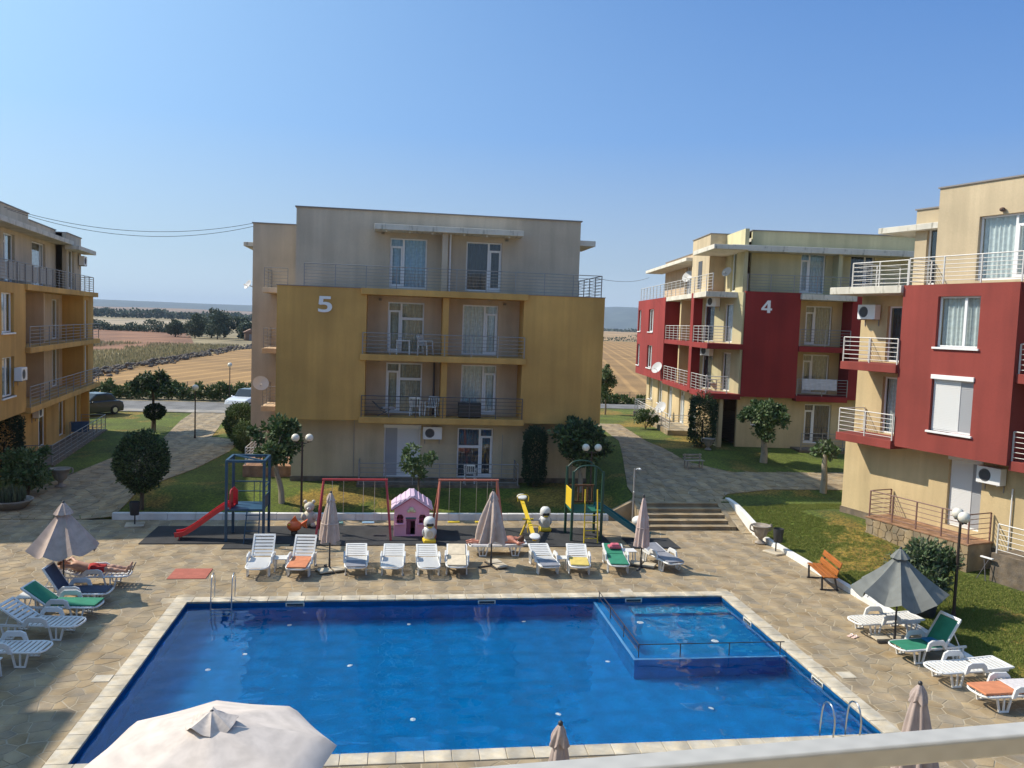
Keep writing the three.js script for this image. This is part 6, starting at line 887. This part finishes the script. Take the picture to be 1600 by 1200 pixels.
{
  const y = BED + 0.02;
  { // on the back, arms folded behind the head, red shorts
    const hd = headBones([-0.83, y + 0.30, 0], [0.32, 1, 0.12], [-1, 0.32, 0]);
    const body = [[[-0.02, y + 0.12, 0.07], [-0.02, y + 0.12, -0.07], 0.125, 0.125], [[-0.02, y + 0.12, 0], [-0.25, y + 0.14, 0], 0.125, 0.118], [[-0.25, y + 0.14, 0.03], [-0.46, y + 0.2, 0.06], 0.12, 0.125], [[-0.25, y + 0.14, -0.03], [-0.46, y + 0.2, -0.06], 0.12, 0.125], [[-0.52, y + 0.22, 0.13], [-0.52, y + 0.22, -0.13], 0.085, 0.085], [[-0.56, y + 0.24, 0], [-0.74, y + 0.29, 0], 0.06, 0.055]];
    for (const s of [-1, 1]) body.push([[-0.54, y + 0.24, s * 0.18], [-0.72, y + 0.3, s * 0.4], 0.055, 0.044], [[-0.72, y + 0.3, s * 0.4], [-0.88, y + 0.24, s * 0.2], 0.042, 0.03], [[0.02, y + 0.11, s * 0.09], [0.45, y + 0.12, s * 0.12], 0.088, 0.06], [[0.45, y + 0.12, s * 0.12], [0.62, y + 0.085, s * 0.13], 0.058, 0.058], [[0.62, y + 0.085, s * 0.13], [0.86, y + 0.07, s * 0.14], 0.056, 0.036], [[0.88, y + 0.05, s * 0.14], [0.95, y + 0.22, s * 0.18], 0.036, 0.03]);
    const hands = [-1, 1].map((s) => handBones([-0.88, y + 0.24, s * 0.2], [-0.15, -0.1, -s], [0, 1, 0.2]));
    sunbather([-2.85, 0.004, -1.5], 0.03, 'person lying on their back in red shorts with arms behind the head', { body, head: hd, hands, hair: [[hd.at(-0.03, 0.05, 0.03), hd.at(-0.06, -0.02, 0), 0.085, 0.08], [hd.at(-0.03, 0.05, -0.03), hd.at(0.03, 0.09, 0), 0.085, 0.05]], wear: (px, py) => Math.max(px - 0.3, -0.13 - px), skin: mat(0.48, 0.27, 0.18, { rough: 0.55 }), wearM: mat(0.62, 0.03, 0.025, { tex: 'cloth', s: 0.3 }), wearName: 'shorts', shoes: [-1, 1].map((s) => rbox(-0.014, 0.014, -0.13, 0.13, -0.045, 0.045, 0.01).rotateZ(-0.4).translate(1.0, y + 0.11, s * 0.17)) });
  }
  { // face down, arms folded under the head, pale trunks
    const hd = headBones([-0.8, y + 0.14, -0.02], [-0.1, -0.25, 1], [-1, 0.05, 0]);
    const body = [[[0, y + 0.12, 0.075], [0, y + 0.12, -0.075], 0.125, 0.125], [[0, y + 0.12, 0], [-0.25, y + 0.1, 0], 0.12, 0.11], [[-0.25, y + 0.1, 0.03], [-0.45, y + 0.11, 0.07], 0.11, 0.115], [[-0.25, y + 0.1, -0.03], [-0.45, y + 0.11, -0.07], 0.11, 0.115], [[-0.52, y + 0.12, 0.13], [-0.52, y + 0.12, -0.13], 0.08, 0.08], [[-0.56, y + 0.12, 0], [-0.72, y + 0.13, -0.01], 0.058, 0.055]];
    for (const s of [-1, 1]) body.push([[-0.54, y + 0.12, s * 0.18], [-0.7, y + 0.07, s * 0.38], 0.053, 0.043], [[-0.7, y + 0.07, s * 0.38], [-0.9, y + 0.05, s * 0.2], 0.042, 0.03], [[0.04, y + 0.1, s * 0.085], [0.46, y + 0.075, s * 0.1], 0.088, 0.058], [[0.46, y + 0.075, s * 0.1], [0.62, y + 0.075, s * 0.11], 0.056, 0.058], [[0.62, y + 0.075, s * 0.11], [0.85, y + 0.06, s * 0.12], 0.055, 0.034], [[0.86, y + 0.06, s * 0.12], [1.02, y + 0.03, s * 0.13], 0.034, 0.026]);
    const hands = [-1, 1].map((s) => handBones([-0.9, y + 0.05, s * 0.2], [0.05, 0.02, -s], [0, -1, 0]));
    sunbather([8.98, 0.004, -4.55], Math.PI, 'person sunbathing face down in pale swim trunks behind the middle umbrella', { body, head: hd, hands, hair: [[hd.at(-0.03, 0.05, 0.03), hd.at(-0.05, -0.03, 0.02), 0.085, 0.078], [hd.at(-0.03, 0.05, -0.03), hd.at(0.02, 0.09, 0), 0.085, 0.05]], wear: (px, py) => Math.max(px - 0.22, -0.12 - px), skin: mat(0.52, 0.20, 0.13, { rough: 0.5 }), wearM: mat(0.55, 0.44, 0.40, { tex: 'cloth', s: 0.3 }), wearName: 'trunks' });
    const tw = part('towel', softBox(-0.9, 0.85, 0, 0.016, -0.31, 0.31), M.towel); tw.position.set(8.98, BED + 0.012, -4.55); tag(tw, 'pale towel under the face down sunbather', 'towel');
  }
}
// ------------------------------------------------------------------ things on the balconies
{
  const chair = thing('plastic_chair', 'white plastic armchair on the first balcony of house 5, left one of the pair', 'chair', [6.4, 3.575, -14.15], 2.9, 'white plastic chairs');
  part('seat', rbox(-0.24, 0.24, 0.4, 0.43, -0.22, 0.24, 0.014), M.plastic, chair); for (const [x, z] of [[-0.23, 0.22], [0.23, 0.22], [-0.21, -0.22], [0.21, -0.22]]) part('leg', beam([x * 1.1, 0, z * 1.15], [x, 0.41, z], 0.05, 0.04), M.plastic, chair);
  part('backrest', [rbox(-0.24, 0.24, 0.78, 0.86, -0.34, -0.31, 0.012), beam([-0.22, 0.42, -0.22], [-0.23, 0.84, -0.325], 0.05, 0.03), beam([0.22, 0.42, -0.22], [0.23, 0.84, -0.325], 0.05, 0.03), ...[-0.12, -0.04, 0.04, 0.12].map((x) => beam([x, 0.42, -0.22], [x, 0.8, -0.32], 0.035, 0.02))], M.plastic, chair); for (const s of [-1, 1]) part('armrest', [beam([s * 0.26, 0.62, 0.2], [s * 0.25, 0.62, -0.27], 0.05, 0.03), beam([s * 0.25, 0.42, 0.2], [s * 0.26, 0.62, 0.2], 0.04, 0.04)], M.plastic, chair);
  copyOf(chair, [7.1, 3.575, -14.1], 3.5, 'white plastic armchair on the first balcony of house 5 next to the divider'); copyOf(chair, [8.85, 0.695, -13.5], 0.2, 'white plastic armchair on the ground terrace of house 5'); copyOf(chair, [6.75, 6.295, -14.2], 2.2, 'white plastic armchair on the second balcony of house 5');
  const table = thing('plastic_table', 'small white table on the second balcony of house 5', 'table', [5.75, 6.295, -14.0]); part('table_top', rbox(-0.32, 0.32, 0.6, 0.63, -0.32, 0.32, 0.012), M.plastic, table); for (const [x, z] of [[1, 1], [1, -1], [-1, 1], [-1, -1]]) part('leg', beam([x * 0.28, 0, z * 0.28], [x * 0.26, 0.6, z * 0.26], 0.045, 0.045), M.plastic, table);
  const cab = thing('cabinet', 'black low cabinet on the right half of the first balcony of house 5', 'cabinet', [8.75, 3.575, -13.75]); part('case', rbox(-0.5, 0.5, 0.03, 0.66, -0.25, 0.25, 0.015), mat(0.02, 0.02, 0.024, { rough: 0.4 }), cab); for (const s of [-1, 1]) part('door', rbox(s * 0.25 - 0.235, s * 0.25 + 0.235, 0.06, 0.62, 0.25, 0.268, 0.008), mat(0.025, 0.027, 0.03, { rough: 0.3 }), cab);
  const dc = thing('deck_chair', 'reclining chair with a pale pad on the first balcony of house 5', 'chair', [4.95, 3.575, -13.95], 0.2); part('frame', [beam([-0.45, 0.62, 0], [-0.15, 0.3, 0], 0.5, 0.03), beam([-0.15, 0.3, 0], [0.45, 0.3, 0], 0.5, 0.03), beam([-0.3, 0, 0.22], [0.3, 0.3, 0.22], 0.03, 0.03), beam([0.3, 0, 0.22], [-0.2, 0.3, 0.22], 0.03, 0.03)], M.railDark, dc); part('pad', softBox(-0.05, 0.5, 0.32, 0.37, -0.22, 0.22), M.towel, dc);
  copyOf(chair, s4(24.0), 1.9, 'white plastic armchair on the lower corner balcony of house 4');
  function s4() { return [23.4, 1.45 + S1 + 0.005, -22.2]; }
}
// ------------------------------------------------------------------ cars, fence, hedge, cables
function car(at, turn, label, paint) {
  const t = thing('parked_car', label, 'car', at, turn, 'parked cars'), pm = new THREE.MeshPhysicalMaterial({ color: paint, roughness: 0.3, metalness: 0.1, clearcoat: 0.8, clearcoatRoughness: 0.1 }), gl = mat(0.03, 0.035, 0.04, { rough: 0.08 });
  part('body', prism([[-2.05, 0.25], [-2.1, 0.5], [-2.0, 0.8], [-1.75, 0.9], [-1.0, 0.95], [0.75, 0.93], [1.5, 0.84], [2.0, 0.72], [2.1, 0.5], [2.05, 0.25]], 1.7, 0.07), pm, t);
  part('cabin', prism([[-1.65, 0.88], [-1.2, 1.36], [-0.85, 1.44], [0.05, 1.43], [0.9, 0.9]], 1.38, 0.1), gl, t); part('roof', prism([[-1.22, 1.38], [-0.85, 1.47], [0.05, 1.46], [0.2, 1.36], [0.05, 1.4], [-0.85, 1.41]], 1.3, 0.02), pm, t);
  for (const [x, z] of [[1.3, 0.8], [1.3, -0.8], [-1.3, 0.8], [-1.3, -0.8]]) { const w = part('wheel', plain(new THREE.CylinderGeometry(0.31, 0.31, 0.2, 24).rotateX(Math.PI / 2).translate(x, 0.31, z)), M.rubber, t); part('rim', plain(new THREE.CylinderGeometry(0.19, 0.19, 0.21, 16).rotateX(Math.PI / 2).translate(x, 0.31, z)), M.steel, w); }
  for (const s of [-0.58, 0.58]) { part('headlight', sphere(2.0, 0.66, s, 0.13, 0.6, 12, 8), M.pvc, t); part('tail_light', sphere(-2.03, 0.74, s, 0.1, 1.2, 10, 8), mat(0.4, 0.02, 0.02, { rough: 0.3 }), t); }
  part('grille', rbox(2.02, 2.12, 0.38, 0.54, -0.4, 0.4, 0.02), M.darkSteel, t); part('number_plate', rbox(2.1, 2.13, 0.3, 0.38, -0.26, 0.26, 0.006), M.pvc, t); for (const s of [-1, 1]) part('mirror', sphere(0.62, 0.98, s * 0.93, 0.09, 0.8, 10, 8), pm, t);
}
{
  car([-6.2, 0.34, -45.3], R(-105), 'white car parked on the road left of house 5', C(0.75, 0.75, 0.74)); car([-15.8, 0.34, -39.0], R(-120), 'black car parked beyond the left house', C(0.02, 0.02, 0.023));
  reseed(401);
  const cable = (a, b, sag, label) => { const p = range(0, 12, 12).map((i) => { const t = i / 12; return [lerp(a[0], b[0], t) - a[0], lerp(a[1], b[1], t) - sag * 4 * t * (1 - t) - a[1], lerp(a[2], b[2], t) - a[2]]; }), o = part('overhead_cable', tube(p, 0.012, 40, 5), M.darkSteel); o.position.set(...a); tag(o, label, 'cable', 'overhead cables'); };
  cable([-12.6, 12.35, -18.5], [-1.5, 12.3, -19.5], 0.75, 'upper thin cable strung from the left house to house 5'); cable([-12.6, 12.3, -19.0], [-1.5, 12.15, -19.5], 0.85, 'lower thin cable strung from the left house to house 5'); cable([14.6, 10.1, -15.3], [25.4, 11.9, -41.5], 0.25, 'thin cable strung from house 5 to house 4');
  const fence = thing('wire_fence', 'thin wire fence along the stubble field beyond the road', 'fence', [0, 0.3, -52.6]); for (let x = -60; x <= 62; x += 2.5) part('post', bar([x, 0, 0], [x, 1.5, 0], 0.03, undefined, 6), M.railDark, fence); part('wire', [0.4, 0.8, 1.2, 1.45].map((y) => bar([-60, y, 0], [62, y, 0], 0.006, undefined, 4)), M.railDark, fence);
  const hedge = (x0, x1, label) => { const t = thing('hedge', label, 'hedge', [(x0 + x1) / 2, 0.3, -51.2]), w = (x1 - x0) / 2, cl = []; for (let x = -w; x < w; x += 0.5) { const tall = rr(0.7, 1.5) * (rnd() < 0.25 ? 1.25 : 1); for (let y = 0.2; y < tall; y += 0.28) cl.push([x + rr(-0.2, 0.2), y, rr(-0.4, 0.4), 0.26]); } crownMesh(t, leaves(Math.round((x1 - x0) * 520), clumpy(cl), 0.13, GREEN.bright.concat(GREEN.mid, [[0.16, 0.17, 0.06]]), { long: 2.2, up: 0.7 }), 'foliage'); return t; };
  hedge(-46, -4, 'uneven green hedge along the fence beyond the road at left'); hedge(17, 48, 'uneven green hedge along the fence beyond the road at right');
}
// ------------------------------------------------------------------ the country beyond
{
  reseed(501);
  const land = (name, pts, m, dy, rot = 0) => { const s = new THREE.Shape(pts.map(([x, z]) => new THREE.Vector2(x, -z))), g = plain(new THREE.ShapeGeometry(s).rotateX(-Math.PI / 2).translate(0, 0.3 + dy, 0)), p = g.attributes.position, uv = g.attributes.uv, c = Math.cos(rot), sn = Math.sin(rot); for (let i = 0; i < p.count; i++) uv.setXY(i, p.getX(i) * c - p.getZ(i) * sn, p.getX(i) * sn + p.getZ(i) * c); return struct(name, g, m); };
  land('stubble_field', [[-27, -61], [60, -61], [420, -61], [420, -420], [-24, -420], [-24, -190], [-27.5, -150], [-29, -78]], M.stubble, 0.05, R(78));
  land('ploughed_field', [[-46, -140], [-40, -175], [-78, -330], [-240, -330], [-190, -140]], M.redsoil, 0.06, 0.3);
  land('far_field', [[-60, -430], [-60, -700], [-700, -700], [-700, -430]], mat(0.66, 0.52, 0.34, { tex: 'soil', s: 120, rough: 1 }), 0.07); land('far_field', [[40, -440], [700, -440], [900, -1500], [120, -1500]], mat(0.66, 0.42, 0.20, { tex: 'soil', s: 120, rough: 1 }), 0.07);
  land('verge', [[-29.5, -61], [-29.5, -78], [-28, -150], [-38, -176], [-46, -138], [-120, -138], [-120, -61]], mat(0.62, 0.50, 0.26, { tex: 'soil', s: 14, rough: 1 }), 0.055);
  // bank of field stones
  const rocks = thing('stone_bank', 'long low bank of dark field stones along the stubble field', 'stone bank', [-28.3, 0.3, -80]); const rg = []; for (let k = 0; k < 900; k++) { const f = rnd() ** 1.4, z = 12 - f * 120, x = 0.4 * Math.sin(z * 0.2) + gauss() * 1.4 + (z < -70 ? (z + 70) * -0.05 : 0), r = rr(0.1, 0.34), g = new THREE.IcosahedronGeometry(r, 0).scale(rr(0.8, 1.4), rr(0.6, 1), rr(0.8, 1.3)).rotateY(rnd() * 6); rg.push(plain(g.translate(x, Math.max(0, 0.7 - 0.4 * Math.abs(x)) * rr(0.3, 1) + r * 0.4, z))); } part('field_stones', rg, mat(0.27, 0.22, 0.17, { tex: 'stone', s: 1, rough: 1 }), rocks).userData.kind = 'stuff';
  // dry tall grass and weeds on the verge
  const v = []; const weeds = leaves(13000, () => { let f, x, z; do { f = rnd(); z = -74 - f * 100; x = -30 - rnd() ** 1.5 * (14 + 16 * f); } while (fbm((x + 80) / 90, (z + 200) / 160, 9, 14, 3, 64) < 0.5); return [[x, 0.3, z], V3(0, 1.4, 0)]; }, 0.16, GREEN.dryg.slice(0, 3), { long: 4.5, up: 1, loose: 0.5 }); const wm = new THREE.Mesh(weeds, leafMat); wm.name = 'tall_grass'; wm.userData = { kind: 'stuff', label: 'dry tall grass and weeds on the verge beyond the stone bank', category: 'grass' }; scene.add(wm);
  // grey green trees in the fields
  const spots = [[-53, -232, 6.6, 2.6], [-46, -229, 9.4, 3.6], [-42.5, -247, 6.6, 2.9], [-50, -240, 5.2, 2.7], [-55.5, -252, 7.6, 3.2], [-47.5, -246, 7.6, 3.2], [-60, -238, 5, 2.5], [-39, -236, 5.6, 2.4]], names = ['left low', 'tallest', 'right', 'front low', 'back left', 'back middle', 'outermost left', 'rightmost'];
  spots.forEach(([x, z, h, r], k) => tree([x, 0.3, z], `grey green field tree far behind the left path, ${names[k]} of the clump`, { h, th: h * 0.25, rx: r, ry: h * 0.48, clumps: 30, cr: r * 0.36, n: 2600, size: 0.42, trunk: 0.22, tones: k % 2 ? GREEN.bluegreen : GREEN.bluegreen.concat(GREEN.olive), group: 'clump of field trees', name: 'field_tree', long: 1.3 }));
  const stuff = (name, label, n, f, size, tones) => { const m = new THREE.Mesh(leaves(n, f, size, tones, { long: 1.2 }), leafMat); m.name = name; m.userData = { kind: 'stuff', label, category: 'trees' }; scene.add(m); };
  stuff('hedgerow', 'dark bushes along the far edge of the ploughed field', 5200, () => { const t = rnd(), b = Math.floor(t * 26), c = hash2(b, 3, 9); return [[lerp(-118, -62, t) + gauss() * 1.5, 0.3 + rnd() * (1.2 + 3.0 * c), lerp(-305, -283, t) + gauss() * 2], V3(gauss(), 1, gauss())]; }, 0.55, GREEN.bluegreen);
  stuff('hedgerow', 'low bushes between the far fields on the right', 1600, () => { const t = rnd(); return [[lerp(80, 260, t), 0.3 + rnd() * (1 + 3 * hash2(Math.floor(t * 20), 5, 2)), -425 + gauss() * 3], V3(gauss(), 1, gauss())]; }, 0.7, GREEN.bluegreen);
  stuff('tree_belt', 'long dark belt of trees on the plain', 12000, () => { const t = rnd(), c = hash2(Math.floor(t * 60), 7, 3); return [[lerp(-420, 60, t) + gauss() * 5, 0.3 + rnd() * (5 + 4 * c), -880 + 40 * Math.sin(t * 9) + gauss() * 9], V3(gauss(), 1, gauss())]; }, 2.2, GREEN.bluegreen);
  stuff('tree_belt', 'thin belt of trees on the far plain to the right', 5000, () => { const t = rnd(); return [[lerp(150, 900, t) + gauss() * 5, 0.3 + rnd() * (3 + 5 * hash2(Math.floor(t * 60), 8, 3)), -1550 + gauss() * 12], V3(gauss(), 1, gauss())]; }, 2.6, GREEN.bluegreen);
  { const s = thing('farm_shed', 'small brown shed beside the field trees', 'shed', [-36.2, 0.3, -226], 0.3); part('wall', box(-1.6, 1.6, 0, 2.4, -1.6, 1.6), mat(0.35, 0.22, 0.14, { tex: 'wood', s: 1 }), s); part('roof', prism([[-2, 2.4], [0, 3.4], [2, 2.4]], 3.6), mat(0.42, 0.25, 0.17, { tex: 'stone', s: 1 }), s); part('door', box(-0.5, 0.5, 0, 1.9, 1.6, 1.64), M.cap, s); part('window', box(0.8, 1.3, 1.1, 1.7, 1.6, 1.63), M.cap, s); }
  { const w = thing('garden_wall', 'low brown wall with a pale flat top beside the white car', 'wall', [-4.2, 0.3, -50.3]); part('wall', box(-2.4, 2, 0, 1.15, -0.5, 0.5), M.plinth, w); part('wall_cap', rbox(-2.6, 2.2, 1.15, 1.28, -0.7, 0.7, 0.03), mat(0.70, 0.58, 0.48, { tex: 'stone', s: 1 }), w); }
  // rising land and far hills
  const ridge = (name, z, depth, x0, x1, hf, m) => { const xs = range(x0, x1, 120), zs = range(-depth, depth, 10); const g = sheet(xs, zs.map((q) => z + q), (x, zz) => 0.1 + hf(x) * Math.max(0, 1 - ((zz - z) / depth) ** 2)); return struct(name, g, m); };
  ridge('rising_land', -2700, 900, -2400, 200, (x) => 17 * sstep(200, -500, x) * (0.8 + 0.4 * fbm((x + 3000) / 3000, 0.3, 9, 3, 3, 33)), mat(0.44, 0.30, 0.20, { tex: 'soil', s: 300, rough: 1 }));
  ridge('far_hills', -7000, 1500, -5200, 700, (x) => 20 + 78 * (0.85 + 0.35 * (fbm((x + 6000) / 8000, 0.4, 5, 3, 3, 35) - 0.5)) * sstep(900, -900, x), mat(0.10, 0.13, 0.09, { tex: 'soil', s: 500, rough: 1 }));
  ridge('far_hills', -6500, 1400, 500, 4200, (x) => 135 * Math.exp(-(((x - 1750) / 520) ** 2)) + 70 * Math.exp(-(((x - 2600) / 700) ** 2)) + 25, mat(0.10, 0.13, 0.09, { tex: 'soil', s: 500, rough: 1 }));
}
scene.fog = new THREE.FogExp2(new THREE.Color(0.66, 0.80, 1.0), 0.00011);
renderer.render(scene, camera);
